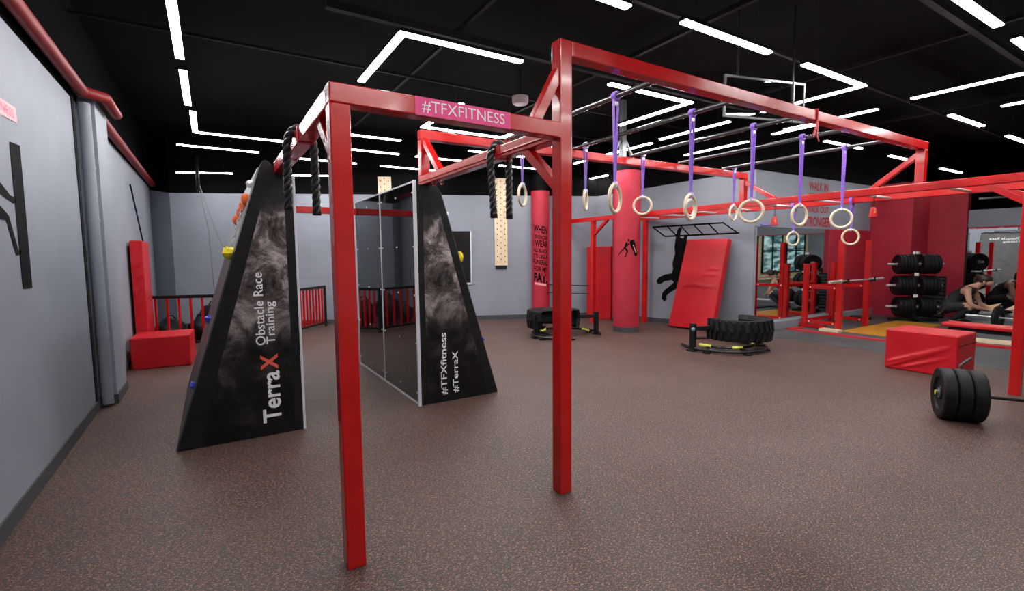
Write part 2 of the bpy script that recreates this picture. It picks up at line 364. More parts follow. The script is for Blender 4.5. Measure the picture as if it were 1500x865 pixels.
# ceiling steelwork
k = 0
for y, z, wd, x0, x1 in ((1.9, 3.75, .06, 1.6, 15), (3.2, 3.7, .04, 1.2, 15), (4.72, 3.72, .07, 1.0, 15), (6.1, 3.75, .03, -1, 8), (7.35, 3.7, .04, 2, 8)):
    o = MB().box(x0, x1, y, y + wd, z, z + wd).build('ceiling_conduit', M['ceiling_steel'])
    tag(o, 'thin dark steel conduit running left to right under the black ceiling', 'conduit', 'steel conduits crossing the ceiling from left to right')
for x, z, wd in ((2.3, 3.8, .04), (4.4, 3.82, .05), (7.0, 3.8, .05), (10.5, 3.8, .05)):
    o = MB().box(x, x + wd, -4, 9.0 if x < 8 else 5, z, z + wd).build('ceiling_joist', M['ceiling_steel'])
    tag(o, 'thin dark steel joist running away from the camera under the black ceiling', 'joist', 'steel joists running front to back')
o = MB().lathe([(0, 3.50), (.09, 3.50), (.11, 3.53), (.11, 3.60), (0, 3.60)], (3.65, 5.64, 0), seg=28, cap=False).build('ceiling_dome', mat('dome_plastic', (.35, .26, .28), .5), smooth=True)
MB().tube([(3.65, 5.64, 3.59), (3.65, 5.64, CEIL)], .012, 8).build('hanger', M['ceiling_steel'], o)
tag(o, 'round pale ceiling speaker hanging above the hashtag crossbar', 'speaker')

# ------------------------------------------------------------------ LED strip lights (each 1.2 m module or L-shaped pair)
LZ = 3.3
def strip_bm(hs, ds, a, b, z, wd):
    a = Vector((*a, z)); b = Vector((*b, z)); hs.bar(a + Vector((0, 0, .022)), b + Vector((0, 0, .022)), wd + .002, .03)
    d = (b - a).normalized() * .006; ds.bar(a + d + Vector((0, 0, .003)), b - d + Vector((0, 0, .003)), wd - .004, .014)
def lamp(path, label, z=LZ, group=None, wd=.068):
    a = path[0]; t = empty('ceiling_light', (a[0], a[1], z), label, 'ceiling light', group)
    h = MB(); d = MB()
    for i in range(len(path) - 1):
        p, q = Vector(path[i]), Vector(path[i + 1]); e = (q - p).normalized() * wd / 2
        if i > 0: p = p - e
        strip_bm(h, d, p, q, z, wd)
    h.build('housing', M['lamp_body'], t); d.build('diffuser', M['tube'], t)
    for f in (.15, .85):
        q = Vector(path[0]).lerp(Vector(path[1]), f); MB().tube([(q.x, q.y, z + .07), (q.x, q.y, CEIL)], .002, 5).build('suspension_wire', M['black'], t)
    return t
lamps = [
 ([(-.14, 3.1), (-.14, 5.49)], 'longest white strip light running up to the top edge above the left wall', LZ),
 ([(-.13, 5.82), (-.13, 7.08)], 'second strip light along the left wall, short, between two others in line', LZ),
 ([(-.09, 7.36), (-.09, 8.55), (1.1, 8.57)], 'L-shaped strip light at the inner end of the row along the left wall', LZ),
 ([(-.37, 9.62), (.82, 9.66)], 'strip light in front of the far left corner, just below the L-shaped one', LZ),
 ([(-.47, 11.5), (.45, 11.1)], 'lowest strip light in the far left corner, cables hanging before it', 3.12),
 ([(1.36, 9.88), (2.55, 9.9)], 'strip light seen over the left climbing wall, behind the rope', LZ),
 ([(1.5, 10.8), (2.2, 10.5)], 'small strip light low on the far side, right of the left climbing wall top', 3.12),
 ([(1.45, 7.6), (2.66, 7.6)], 'strip light seen under the hashtag crossbar, upper of two beside the front left post', LZ),
 ([(1.78, 8.63), (2.98, 8.63)], 'strip light seen under the hashtag crossbar, lower of two beside the front left post', LZ),
 ([(3.02, 9.91), (4.22, 9.93)], 'strip light right above the top corner of the right climbing wall', LZ),
 ([(2.66, 5.4), (2.66, 6.65), (3.96, 6.65), (3.96, 5.5)], 'U-shaped strip light directly below the pink hashtag sign', LZ),
 ([(3.93, 7.75), (5.05, 7.75), (5.05, 6.6)], 'L-shaped strip light behind the right rail rope', LZ),
 ([(3.3, 8.65), (4.5, 8.65)], 'strip light seen through the raised rear end of the right rail', LZ),
 ([(4.95, 10.0), (6.1, 10.0)], 'strip light above the wooden peg board on the far wall', 3.22),
 ([(5.1, 8.7), (6.25, 8.7)], 'strip light above the lettered crimson column, between rope and post', LZ),
 ([(6.33, 7.8), (6.33, 6.6)], 'strip light just left of the front crimson column top', LZ),
 ([(7.62, 9.35), (7.6, 8.2)], 'strip light above the far right corner beyond the tall front post', 3.22),
 ([(6.3, 6.85), (6.3, 5.75)], 'strip light just above the grey steel post on the front column', LZ),
 ([(3.72, 4.0), (5.03, 4.0), (5.03, 5.2)], 'large V-shaped strip light behind the first two ring bars', LZ),
 ([(6.22, 4.27), (6.22, 5.5)], 'strip light behind the middle ring bars, upper of two parallel ones', LZ),
 ([(7.6, 4.87), (7.62, 6.15)], 'strip light behind the middle ring bars, lower of two parallel ones', LZ),
 ([(1.43, 5.26), (1.43, 3.98), (2.6, 3.98)], 'big L-shaped strip light above the front left crossbar', LZ),
 ([(1.5, 2.72), (2.72, 2.72)], 'strip light cut by the top edge of the picture above the tall frame', LZ),
 ([(3.24, 2.66), (4.43, 2.66)], 'strip light alone above the long tall front bar', LZ),
 ([(4.98, 2.64), (6.19, 2.64), (6.19, 3.8)], 'V-shaped strip light above the tall bar, next to the glass board', LZ),
 ([(7.22, 1.4), (7.22, 2.56)], 'long strip light at the right edge, pointing down to the left', LZ),
 ([(7.36, 2.95), (7.36, 4.15)], 'short strip light just above the right part of the tall front bar', LZ),
 ([(7.48, 4.4), (7.48, 3.75)], 'short strip light just right of the hanging red ribbon tails', LZ),
 ([(8.7, 4.22), (9.9, 4.2)], 'small strip light in two pieces behind the last front ring strap', LZ),
 ([(11.13, 4.23), (12.2, 4.23)], 'small strip light behind the brace at the right end of the tall bar', LZ),
 ([(13.9, 4.3), (15.1, 4.3)], 'smallest farthest strip light, low above the right side of the rig', LZ),
 ([(8.53, 2.58), (9.72, 2.56)], 'strip light right of the tall frame corner, higher of a pair', LZ),
 ([(10.88, 2.56), (12.1, 2.55)], 'strip light at the right edge beside the tall frame corner, lower of a pair', LZ),
 ([(4.45, 1.41), (5.53, 1.4)], 'wide bright strip light cut by the top right corner', LZ),
 ([(5.98, 1.4), (7.1, 1.4)], 'strip light cut by the right edge just under the top right corner', LZ),
]
for path, label, z in lamps: lamp(path, label, z)
# unseen strip lights added behind the camera to brighten the foreground
for x, y, dx, dy in ((.2, .2, 0, 1.2), (.7, .7, 1.2, 0), (.9, -.7, 1.2, 0), (2.3, .5, 1.2, 0), (3.6, -.6, 1.2, 0), (.0, -2.2, 1.2, 0), (2.2, -2.4, 0, 1.2), (6.0, -.4, 0, 1.2), (5.0, -2.6, 1.2, 0),
                     (8.6, .9, 0, 1.2), (8.4, -1.6, 1.2, 0), (11.4, -2.2, 0, 1.2)):
    lamp([(x, y), (x + dx, y + dy)], 'unseen strip light added behind the camera to brighten the foreground', LZ, 'added strip lights behind the camera')

# ------------------------------------------------------------------ the red steel rig (one welded thing)
rig = empty('steel_rig', (1.82, 2.36, 0), 'large glossy red steel training rig with monkey bars in the middle of the room', 'training rig')
def rpart(name, mb, m='red', label=None, bevel=.006, **k):
    o = mb.build(name, M[m], rig, bevel=bevel, **k)
    if label: o['label'] = label
    return o
T = .088
rpart('post', MB().box(.479, .569, 2.284, 2.372, 0, 2.176), label='front left upright nearest the camera')
rpart('post', MB().box(1.778, 1.866, 2.317, 2.405, 0, 2.737), label='tall front upright reaching from floor to the high bar')
rpart('post', MB().box(6.968, 7.056, 1.404, 1.492, 0, 2.27))
rpart('post', MB().box(7.86, 7.948, 1.404, 1.492, 0, 2.27))
rpart('post', MB().box(6.97, 7.058, 7.95, 8.038, 0, 2.181))
rpart('post', MB().box(7.86, 7.948, 7.3, 7.388, 0, 2.181))
rpart('post', MB().box(1.778, 1.866, 4.512, 4.60, 2.265, 2.61))
rpart('post', MB().box(6.975, 7.063, 4.512, 4.60, 2.27, 2.611))
rpart('post', MB().box(6.995, 7.083, 2.317, 2.405, 2.27, 2.65))
cb = rpart('crossbar', MB().bar((.479, 2.328, 2.22), (1.80, 2.361, 2.22), T, .09), label='front crossbar with the pink hashtag sign')
rpart('side_rail', MB().box(.481, .569, 2.372, 4.46, 2.176, 2.264), label='left rail from the front post to the left climbing wall')
rr = MB().box(1.778, 1.866, 2.405, 4.60, 2.176, 2.264)
rpart('side_rail', rr, label='right rail from the tall post to the right climbing wall')
rpart('rail_lip', MB().box(1.770, 1.778, 2.42, 4.60, 2.20, 2.212))
rpart('top_rail', MB().box(1.866, 7.083, 2.317, 2.405, 2.649, 2.737), label='long high front bar')
rpart('top_rail', MB().box(1.778, 7.063, 4.512, 4.60, 2.61 - .0, 2.70), label='long high rear bar')
rpart('ladder_rail', MB().box(6.97, 7.058, 1.492, 8.93, 2.181, 2.27), label='near rail of the monkey bars')
rpart('ladder_rail', MB().box(7.86, 7.948, 1.492, 7.45, 2.181, 2.27), label='far rail of the monkey bars')
rpart('ladder_tie', MB().box(7.058, 7.86, 1.41, 1.49, 2.185, 2.265))
rpart('link_bar', MB().box(.62, 1.70, 6.66, 6.74, 2.04, 2.125), label='red bar joining the two climbing walls at their far ends')
def brace(a, b, wd=.06, up=(0, 0, 1)): rpart('brace', MB().bar(a, b, wd, .06, up), bevel=.005)
brace((1.62, 2.36, 2.255), (1.79, 2.36, 2.56))                   # crossbar to the tall post
brace((1.822, 2.74, 2.185), (1.822, 2.39, 1.90))                 # under the right rail
brace((.525, 2.66, 2.185), (.525, 2.35, 1.93))                   # under the left rail
brace((1.822, 4.52, 2.60), (1.822, 4.16, 2.255))                 # rear raised post
brace((7.04, 2.395, 2.60), (7.04, 2.84, 2.26))                   # right tall post
brace((7.02, 4.52, 2.55), (7.02, 4.05, 2.26))
brace((7.012, 1.80, 2.19), (7.012, 1.48, 1.98))
brace((7.904, 1.80, 2.19), (7.904, 1.48, 1.98))
brace((7.014, 7.55, 2.19), (7.014, 7.96, 1.9))
for X in (2.75, 3.66, 4.585, 5.5, 6.45):
    rpart('ring_bar', MB().tube([(X, 2.39, 2.715), (X, 4.53, 2.715)], .021, 14), 'bar_steel', 'black steel bar the rings hang from', bevel=0, smooth=True)
Y = 1.8 - .32
rungs = [2.14, 2.96, 3.58, 4.27, 4.95, 5.61, 6.28, 6.95]
for Y in rungs:
    q = rpart('rung', MB().tube([(7.05, Y, 2.205), (7.87, Y, 2.205)], .017, 12), 'steel', bevel=0, smooth=True)
    q['label'] = 'bare steel rung of the monkey bars'
for Y, z in ((8.0, .62), (8.0, .80)):
    rpart('rod', MB().tube([(7.0, Y, z), (6.45, 8.95, z)], .010, 8), 'black', bevel=0, smooth=True)
def hook(x, y, z):
    pts = [(x, y, z)] + [(x + .018 - .018 * math.cos(a), y, z - .018 - .018 * math.sin(a)) for a in [i * PI / 8 for i in range(0, 10)]]
    rpart('hook', MB().tube(pts, .004, 8), bevel=0, smooth=True)
for h in ((.50, 2.95, 2.18), (.50, 3.6, 2.18), (1.80, 4.3, 2.18), (1.84, 4.22, 2.18)): hook(*h)
# pink sign on the front crossbar
def on_cb(u, v, t=0): return Vector((.879 + u, 2.284 + (.879 + u - .479) * .025 - .0015 - t + .0, 2.1765 + v))
sg = MB().prism([(0, 0), (.548, 0), (.548, .0875), (0, .0875)], lambda u, v, t: on_cb(u, v, t), 0, .002).build('sign_panel', M['pink'], cb); sg['label'] = 'pink sign reading #TFXFITNESS'
lettering('lettering', '#TFXFITNESS', lambda u, v: on_cb(.035 + u, .014 + v, .0032), M['white_line'], sg, .475, .060, weight=-.004)
# red ribbon tied on the high bar
rb = empty('ribbon', (4.62, 2.36, 2.65), 'red cloth ribbon knotted around the long high front bar', 'ribbon')
m = MB(); X = 4.62
m.tube([(X, 2.312, 2.75), (X, 2.312, 2.64), (X, 2.41, 2.64), (X, 2.41, 2.745), (X, 2.312, 2.745)], .008, 6)
m.build('loop', M['red_vinyl'], rb, smooth=True)
for pts, wd in (([(X, 2.31, 2.64), (X - .035, 2.30, 2.60), (X - .06, 2.30, 2.55), (X - .085, 2.30, 2.50)], .03), ([(X, 2.31, 2.64), (X - .01, 2.30, 2.59), (X - .025, 2.30, 2.52), (X + .015, 2.30, 2.465)], .016)):
    m = MB()
    for a, b in zip(pts, pts[1:]): m.bar(a, b, .006, wd, (0, 1, 0) if False else (1, 0, .01))
    m.build('ribbon_tail', M['red_vinyl'], rb)

# ------------------------------------------------------------------ rings on straps
def ring_set(X, Y, zc, ratio, zbar, label, sgn=1, upper='purple', barR=.021, group='wooden gymnastic rings on purple straps'):
    R, r = .106, .0145
    t = empty('gym_ring', (X, Y, zc), label, 'gymnastic ring', group)
    view = math.atan2(Y, X)                       # bearing of the ring from the viewpoint
    nrm = view + sgn * math.acos(min(1, ratio))   # normal of the ring plane
    ax = Vector((math.cos(nrm), math.sin(nrm), 0)); tg = Vector((-ax.y, ax.x, 0)); o = Vector((X, Y, zc))
    MB().torus(o, R, r, ax, 40, 14).build('ring', M['ring_wood'], t, smooth=True)
    top = o + Vector((0, 0, R)); m = MB()
    m.torus(top, .020, .009, tg, 16, 8); m.build('ring_tape', M['lilac'], t, smooth=True)
    bt = Vector((X, Y, zbar)); m = MB()
    vx = Vector((0, 1, 0))
    s0 = top + Vector((0, 0, .02)); e = .012
    m.bar(s0 + tg * .002, bt + Vector((-barR - .004, 0, 0)), .026, .003, Vector((1, 0, 0)))
    m.bar(s0 - tg * .002, bt + Vector((barR + .004, 0, 0)), .026, .003, Vector((1, 0, 0)))
    m.build('strap', M['purple'], t)
    m = MB()
    for i in range(3): m.torus(bt + Vector((0, -.014 + .014 * i, 0)), barR + .008, .008, (0, 1, 0), 18, 8)
    m.build('strap_loop', M['purple' if upper == 'purple' else 'lilac'], t, smooth=True)
    MB().box(X - .022, X + .022, Y - .010, Y + .008, zbar - barR - .050, zbar - barR - .018).build('buckle', M['steel'], t, bevel=.003)
ring_set(2.75, 2.88, 1.93, .40, 2.715, 'nearest wooden ring, turned nearly side-on before the crimson column')
ring_set(3.66, 2.88, 1.90, .42, 2.715, 'wooden ring second in the near row, turned side-on and overlapping a farther ring')
ring_set(4.575, 2.88, 1.90, 1.0, 2.715, 'wooden ring third in the near row, facing the camera before the red rail')
ring_set(5.46, 2.88, 1.89, .66, 2.715, 'wooden ring fourth in the near row, half turned, left of the STRONGER letters')
ring_set(6.43, 2.90, 1.885, .98, 2.715, 'wooden ring last in the near row, facing the camera right of the STRONGER letters')
ring_set(2.80, 4.30, 2.11, .36, 2.715, 'wooden ring seen left of the tall front post beside the hanging rope', upper='w')
ring_set(3.68, 4.33, 2.10, .18, 2.715, 'wooden ring seen edge-on just right of the tall front post', upper='w')
ring_set(4.62, 4.35, 2.085, 1.0, 2.715, 'small wooden ring facing the camera just right of the front crimson column', sgn=-1, upper='w')
ring_set(5.56, 4.38, 2.10, .5, 2.715, 'small wooden ring showing through the side-on near ring', upper='w')
ring_set(6.55, 4.40, 2.07, .43, 2.715, 'small narrow wooden ring touching the left rim of a larger one', upper='w')
ring_set(7.90, 4.25, 1.70, .75, 2.225, 'low small wooden ring hanging beneath the monkey bars before the mirror', barR=.052)
ring_set(7.90, 3.43, 1.70, .95, 2.225, 'low small wooden ring hanging beneath the monkey bars before the crimson panel', barR=.052)

# red bell-shaped grips under two rungs
def bell(X, Y, z, zr, label):
    t = empty('cone_grip', (X, Y, z), label, 'hanging grip', 'red cone grips under the monkey bars')
    MB().lathe([(0, 0), (.046, 0), (.050, .010), (.034, .115), (.020, .135), (0, .135)], (X, Y, z), seg=20, cap=False).build('grip', M['red_vinyl'], t, smooth=True, angle=.5)
    m = MB(); m.torus((X, Y, z + .155), .022, .004, (0, 1, 0), 16, 6)
    m.tube([(X - .012, Y, z + .185), (X - .010, Y, zr - .012)], .003, 6); m.tube([(X + .012, Y, z + .185), (X + .010, Y, zr - .012)], .003, 6)
    m.torus((X, Y, zr), .021, .004, (1, 0, 0), 16, 6)
    m.build('cord', M['black'], t, smooth=True)
    MB().lathe([(0, 0), (.009, 0), (.009, .004), (0, .004)], (X - .034, Y - .027, z + .065), axis=(-.8, -.6, .1), seg=12, cap=False).build('badge', M['yellow'], t)
bell(7.40, 4.27, 1.90, 2.205, 'red cone grip hanging above the left corner of the mirror')
bell(7.40, 2.96, 1.93, 2.205, 'red cone grip hanging before the dark crimson wall')

# ------------------------------------------------------------------ thick ropes draped over the rails
def rope(path, R, name, label):
    """three strands twisted round a path"""
    P = [Vector(p) for p in path]
    # resample
    L = [0]
    for a, b in zip(P, P[1:]): L.append(L[-1] + (b - a).length)
    n = int(L[-1] / .008); pts = []
    for i in range(n + 1):
        s = L[-1] * i / n; k = max(j for j in range(len(P) - 1) if L[j] <= s + 1e-9); f = (s - L[k]) / (L[k + 1] - L[k]); pts.append(P[k].lerp(P[k + 1], f))
    for _ in range(6): pts = [pts[0]] + [(pts[i - 1] + pts[i] * 2 + pts[i + 1]) / 4 for i in range(1, len(pts) - 1)] + [pts[-1]]
    o = None; root = empty(name, tuple(P[0]), label, 'rope'); m = MB()
    for st in range(3):
        q = []; nn = None
        for i, p in enumerate(pts):
            t = (pts[min(i + 1, n)] - pts[max(i - 1, 0)]).normalized()
            if nn is None: a = Vector((0, 1, 0)); nn = (a - t * a.dot(t)).normalized()
            else: nn = (nn - t * nn.dot(t)).normalized()
            b = t.cross(nn); a = L[-1] * i / n / .135 * 2 * PI + st * 2 * PI / 3
            q.append(p + (nn * math.cos(a) + b * math.sin(a)) * R * .56)
        m.tube(q, R * .48, 8)
    m.build('strands', M['rope'], root, smooth=True)
    for a, b in ((pts[0], pts[2]), (pts[-1], pts[-3])):
        d = (b - a).normalized(); MB().tube([a - d * .01, b], R * 1.0, 14).build('end_cap', M['black_matte'], root, smooth=True)
    return root
def drape(x0, x1, y, zt, zl, zr, dyl=0, dyr=0):
    return [(x0, y + dyl, zl), (x0, y + dyl * .5, (zl + zt) / 2), (x0, y, zt - .08), (x0 + .02, y, zt - .01), (x0 + .06, y, zt + .028), (x1 - .06, y, zt + .028), (x1 - .02, y, zt - .01), (x1, y, zt - .08), (x1, y + dyr * .5, (zr + zt) / 2), (x1, y + dyr, zr)]
r1 = rope(drape(.440, .60, 3.35, 2.27, 1.80, 1.77, .05, 0), .026, 'battle_rope', 'thick black twisted rope draped over the left rail by the left climbing wall')
lettering('lettering', 'MF.GO', lambda u, v: Vector((.448 - .029, 3.42 - 0 + .0, 0)) + Vector((-.0, -.022 + v, 2.02 - u)), M['white_line'], r1, .12, .03)
rope(drape(1.742, 1.902, 3.10, 2.27, 1.77, 1.77, -.05, .0), .026, 'battle_rope', 'thick black twisted rope draped over the right rail before the peg board')
for X0, Y, lab in ((.525, 3.16, 'red tape wrapped around the left rail beside the rope'), (1.822, 3.02, 'red tape wrapped around the right rail beside the rope')):
    o = MB().box(X0 - .049, X0 + .049, Y, Y + .045, 2.171, 2.269).build('tape_band', M['red_vinyl']); tag(o, lab, 'tape band')

# ------------------------------------------------------------------ climbing walls
def climbing_wall(prof, y0, y1, back_x, label, name='climbing_wall', art_in=.085, flip=1):
    """prof: end outline (X, Z); back_x: upright side carrying the black acrylic sheets; flip=+1 upright side faces +X"""
    t = empty(name, (sum(p[0] for p in prof) / len(prof), (y0 + y1) / 2, 0), label, 'climbing wall')
    b = MB().prism(prof, lambda u, v, tt: Vector((u, tt, v)), y0, y1); b.build('body', M['black'], t, bevel=.004)
    return t
# outlines of the end faces, counter-clockwise
P1 = [(-.295, 0), (.612, 0), (.612, 2.165), (.47, 2.235), (.445, 2.262), (.42, 2.278), (.395, 2.262), (.375, 2.22)]
P2 = [(1.712, 0), (2.592, 0), (1.965, 2.12), (1.945, 2.155), (1.92, 2.172), (1.90, 2.175), (1.712, 2.175)]
A1 = [(-.155, .0), (.545, 0), (.545, 2.10), (.47, 2.14), (.44, 2.14)]
A2 = [(1.775, 0), (2.475, 0), (1.90, 2.09), (1.775, 2.09)]
cw1 = climbing_wall(P1, 4.45, 6.74, .612, 'black wedge climbing wall on the left with white TerraX lettering on its end')
cw2 = climbing_wall(P2, 4.50, 6.76, 1.712, 'black wedge climbing wall in the centre with glossy black sheets and white hashtag lettering')
for cw, A, y in ((cw1, A1, 4.45), (cw2, A2, 4.50)):
    o = MB().prism(A, lambda u, v, tt: Vector((u, y - tt, v + .012)), -.002, .003).build('graphic_panel', M['smoke'], cw); o['label'] = 'end panel printed with grey smoky rock'
def updown(x_base, z0, y):      # text running upwards, letter tops to the left
    return lambda u, v: Vector((x_base - v, y - .0048, z0 + u))
g = [c for c in cw1.children if c.name.startswith('graphic')][0]
lettering('lettering', 'Terra', updown(.445, .112, 4.45), M['white_line'], g, .435, .140, weight=.020)['label'] = 'white letters'
lettering('lettering', 'X', updown(.437, .560, 4.45), M['coral'], g, .130, .130, weight=.03)['label'] = 'coral red letter X'
lettering('lettering', 'Obstacle Race', updown(.352, .770, 4.45), M['white_line'], g, .60, .072, weight=.010)
lettering('lettering', 'Training', updown(.446, .775, 4.45), M['white_line'], g, .355, .088, weight=.010)
g = [c for c in cw2.children if c.name.startswith('graphic')][0]
lettering('lettering', '#TFXfitness', updown(1.998, .072, 4.50), M['white_line'], g, .640, .072, weight=.014)
lettering('lettering', '#TerraX', updown(2.125, .078, 4.50), M['white_line'], g, .435, .068, weight=.014)
# white corner trims and glossy sheets
MB().box(.612, .632, 4.445, 4.475, 0, 2.165).build('corner_trim', M['white_trim'], cw1, bevel=.003)
MB().box(.612, .618, 4.475, 6.74, .0, 2.165).build('sheet', M['acrylic'], cw1)
MB().box(1.680, 1.712, 4.488, 4.512, 0, 2.21).build('corner_trim', M['white_trim'], cw2, bevel=.003)
for y0_, y1_ in ((4.52, 5.625), (5.645, 6.75)):
    sh = MB().box(1.700, 1.712, y0_, y1_, .02, 2.20).build('sheet', M['acrylic'], cw2); sh['label'] = 'glossy black sheet fixed with small screws'
    for yy in (y0_ + .05, (y0_ + y1_) / 2, y1_ - .05):
        for zz in (.12, .62, 1.10, 1.58, 2.1): MB().blob((1.699, yy, zz), .010, 8, 5).build('screw', M['steel'], sh, smooth=True)
MB().box(1.694, 1.712, 5.625, 5.645, 0, 2.21).build('seam_trim', M['white_trim'], cw2)
MB().box(1.690, 1.712, 4.52, 6.76, .0, .02).build('bottom_trim', M['white_trim'], cw2)
MB().box(1.692, 1.712, 4.52, 6.76, 2.195, 2.21).build('top_trim', M['white_trim'], cw2)
MB().box(1.692, 1.712, 6.745, 6.765, 0, 2.21).build('corner_trim', M['white_trim'], cw2)
# slope boards
def slope_board(cw, a, b, n, y0_, y1_, m):
    q = MB(); a = Vector(a); b = Vector(b); n = Vector(n)
    pts = [(a.x, a.y), (b.x, b.y), (b.x + n.x * .012, b.y + n.y * .012), (a.x + n.x * .012, a.y + n.y * .012)]
    q.prism(pts, lambda u, v, tt: Vector((u, tt, v)), y0_, y1_)
    return q.build('slope_board', m, cw)
n1 = Vector((-2.22, .67)).normalized()
s1 = slope_board(cw1, (-.29, .01), (.17, 1.535), n1, 4.47, 6.72, M['slope'])
s1b = slope_board(cw1, (.172, 1.54), (.372, 2.21), n1, 4.47, 6.72, mat('reflected_light_slope_board', (.34, .34, .36), .4))  # upper slope coloured paler, standing in for light reflected off the grey board
n2 = Vector((2.12, .627)).normalized()
s2 = slope_board(cw2, (2.585, .02), (1.97, 2.11), n2, 4.52, 6.74, M['slope'])
def on_slope1(f, y, t=.012): return Vector((-.29 + .662 * f, y, .01 + 2.2 * f)) + Vector((n1.x, 0, n1.y)) * t
def on_slope2(f, y, t=.012): return Vector((2.585 - .615 * f, y, .02 + 2.09 * f)) + Vector((n2.x, 0, n2.y)) * t
# banner along the top of the right wall's slope (seen in the far mirror)
bm_ = MB(); q = [on_slope2(.80, 4.62, .014), on_slope2(.80, 6.64, .014), on_slope2(.97, 6.64, .014), on_slope2(.97, 4.62, .014)]
bm_.add(q + [v + Vector((n2.x, 0, n2.y)) * .002 for v in q], [(0, 3, 2, 1), (4, 5, 6, 7), (0, 1, 5, 4), (1, 2, 6, 5), (2, 3, 7, 6), (3, 0, 4, 7)])
bn = bm_.build('banner', mat('banner_grey', (.05, .05, .055), .5), cw2); bn['label'] = 'dark banner reading TerraX Obstacle Race Training'
sl = Vector((-.615, 0, 2.09)).normalized(); o0 = on_slope2(.82, 4.70, .018)
lettering('lettering', 'Terra', lambda u, v: o0 + Vector((0, u, 0)) + sl * (v + .03), M['white_line'], bn, .62, .17, weight=.02)
lettering('lettering', 'X', lambda u, v: o0 + Vector((0, u + .65, 0)) + sl * (v + .03), M['coral'], bn, .16, .17, weight=.03)
lettering('lettering', 'Obstacle Race', lambda u, v: o0 + Vector((0, u + .88, 0)) + sl * (v + .14), M['white_line'], bn, .9, .10, weight=.006)
lettering('lettering', 'Training', lambda u, v: o0 + Vector((0, u + .88, 0)) + sl * (v + .0), M['white_line'], bn, .5, .10, weight=.006)
# climbing holds
def hold(cw, fn, f, y, r, m, sc, seed, lab):
    o = MB().blob(fn(f, y, .012 + r * .45), r, 12, 8, sc, .28, seed).build('hold', M[m], cw, smooth=True); o['label'] = lab
for y, r, sd in ((4.56, .050, 1), (4.68, .044, 2), (4.82, .046, 3), (4.95, .036, 4)): hold(cw1, on_slope1, .685, y, r, 'yellow', (1, 1.5, 1), sd, 'yellow climbing hold')
for f, y, r, sd in ((.885, 4.58, .034, 5), (.86, 4.72, .032, 6), (.85, 4.95, .030, 7), (.83, 5.25, .034, 8)): hold(cw1, on_slope1, f, y, r, 'orange', (1, 1.1, 1.5), sd, 'orange climbing hold')
hold(cw1, on_slope1, .215, 4.53, .022, 'blue', (1, 1.2, 1.3), 9, 'blue climbing hold')
hold(cw1, on_slope1, .40, 5.5, .030, 'blue', (1, 1.2, 1.3), 10, 'blue climbing hold')
hold(cw2, on_slope2, .69, 4.57, .045, 'yellow', (.9, .8, 1.3), 11, 'yellow climbing hold')
hold(cw2, on_slope2, .27, 4.56, .025, 'blue', (1, 1, 1), 12, 'blue climbing hold')
hold(cw2, on_slope2, .90, 4.55, .02, 'white_line', (1, 1, 1), 13, 'white climbing hold')
# chains between the holds
for y in (4.63, 4.82):
    m = MB()
    for i in range(13):
        f = .70 + .19 * i / 12; p = on_slope1(f, y + .01 * math.sin(i), .028); d = Vector((.662, 0, 2.2)).normalized()
        ax = Vector((0, 1, 0)) if i % 2 else Vector((n1.x, 0, n1.y))
        m.tube([p + d * (.022 * math.cos(a)) + d.cross(ax).normalized() * (.010 * math.sin(a)) for a in [k * PI / 4 for k in range(8)]], .0035, 5, closed=True)
    m.build('chain', M['steel'], cw1, smooth=True)
hold(cw1, on_slope1, .945, 4.60, .03, 'white_line', (1, 1.3, 1), 14, 'white climbing hold')

# ------------------------------------------------------------------ columns
def column(cx, cy, r, z1, label, base_h=.08):
    t = empty('round_column', (cx, cy, 0), label, 'column')
    MB().lathe([(r, base_h), (r, z1)], (cx, cy, 0), seg=64).build('shaft', M['crimson'], t, smooth=True)
    MB().lathe([(r + .008, 0), (r + .008, base_h)], (cx, cy, 0), seg=48).build('column_base', M['grey_base'], t, smooth=True)
    MB().lathe([(r - .02, z1), (r - .02, CEIL)], (cx, cy, 0), seg=40).build('column_head', M['ceiling'], t, smooth=True)
    return t
def wrap(cx, cy, r, z0, ang0, off=.003, du=0, shear=0):
    """u runs around the column clockwise seen from above (left to right for the viewer), v upwards"""
    return lambda u, v: Vector((cx + (r + off) * math.cos(ang0 + (u + du) / r), cy + (r + off) * math.sin(ang0 + (u + du) / r), z0 + v + shear * u))
c1 = column(6.77, 6.75, .242, 3.02, 'thick crimson round column in front with a black tyre-flipping figure on it', .10)
c2 = column(6.42, 9.12, .205, 2.90, 'farther crimson round column lettered WHEN I WEAR ALL BLACK')
c3 = column(7.66, 7.80, .20, 2.90, 'crimson column mostly hidden behind the front crimson column')
va = math.atan2(-6.75, -6.77)
# tyre-flipping figure
def curved_decal(name, polys, fn, m, parent, step=.012):
    import bmesh
    bm = bmesh.new()
    for p in polys: bm.faces.new([bm.verts.new((u, v, 0)) for u, v in p])
    bmesh.ops.triangulate(bm, faces=bm.faces)
    u0 = min(v.co.x for v in bm.verts); u1 = max(v.co.x for v in bm.verts); u = u0 + step
    while u < u1:
        bmesh.ops.bisect_plane(bm, geom=bm.verts[:] + bm.edges[:] + bm.faces[:], plane_co=(u, 0, 0), plane_no=(1, 0, 0)); u += step
    bm.verts.index_update(); mb = MB().add([fn(v.co.x, v.co.y) for v in bm.verts], [tuple(v.index for v in f.verts) for f in bm.faces]); bm.free()
    return mb.build(name, m, parent, fix=False)
def poly_on(fn, poly): return [fn(u, v) for u, v in poly]
def decal(name, polys, fn, m, parent=None, label=None, cat=None, th=None):
    mb = MB()
    for p in polys:
        vs = [fn(u, v) for u, v in p]; mb.add(vs, [tuple(range(len(vs)))])
    o = mb.build(name, m, parent, fix=False)
    if label: tag(o, label, cat)
    return o
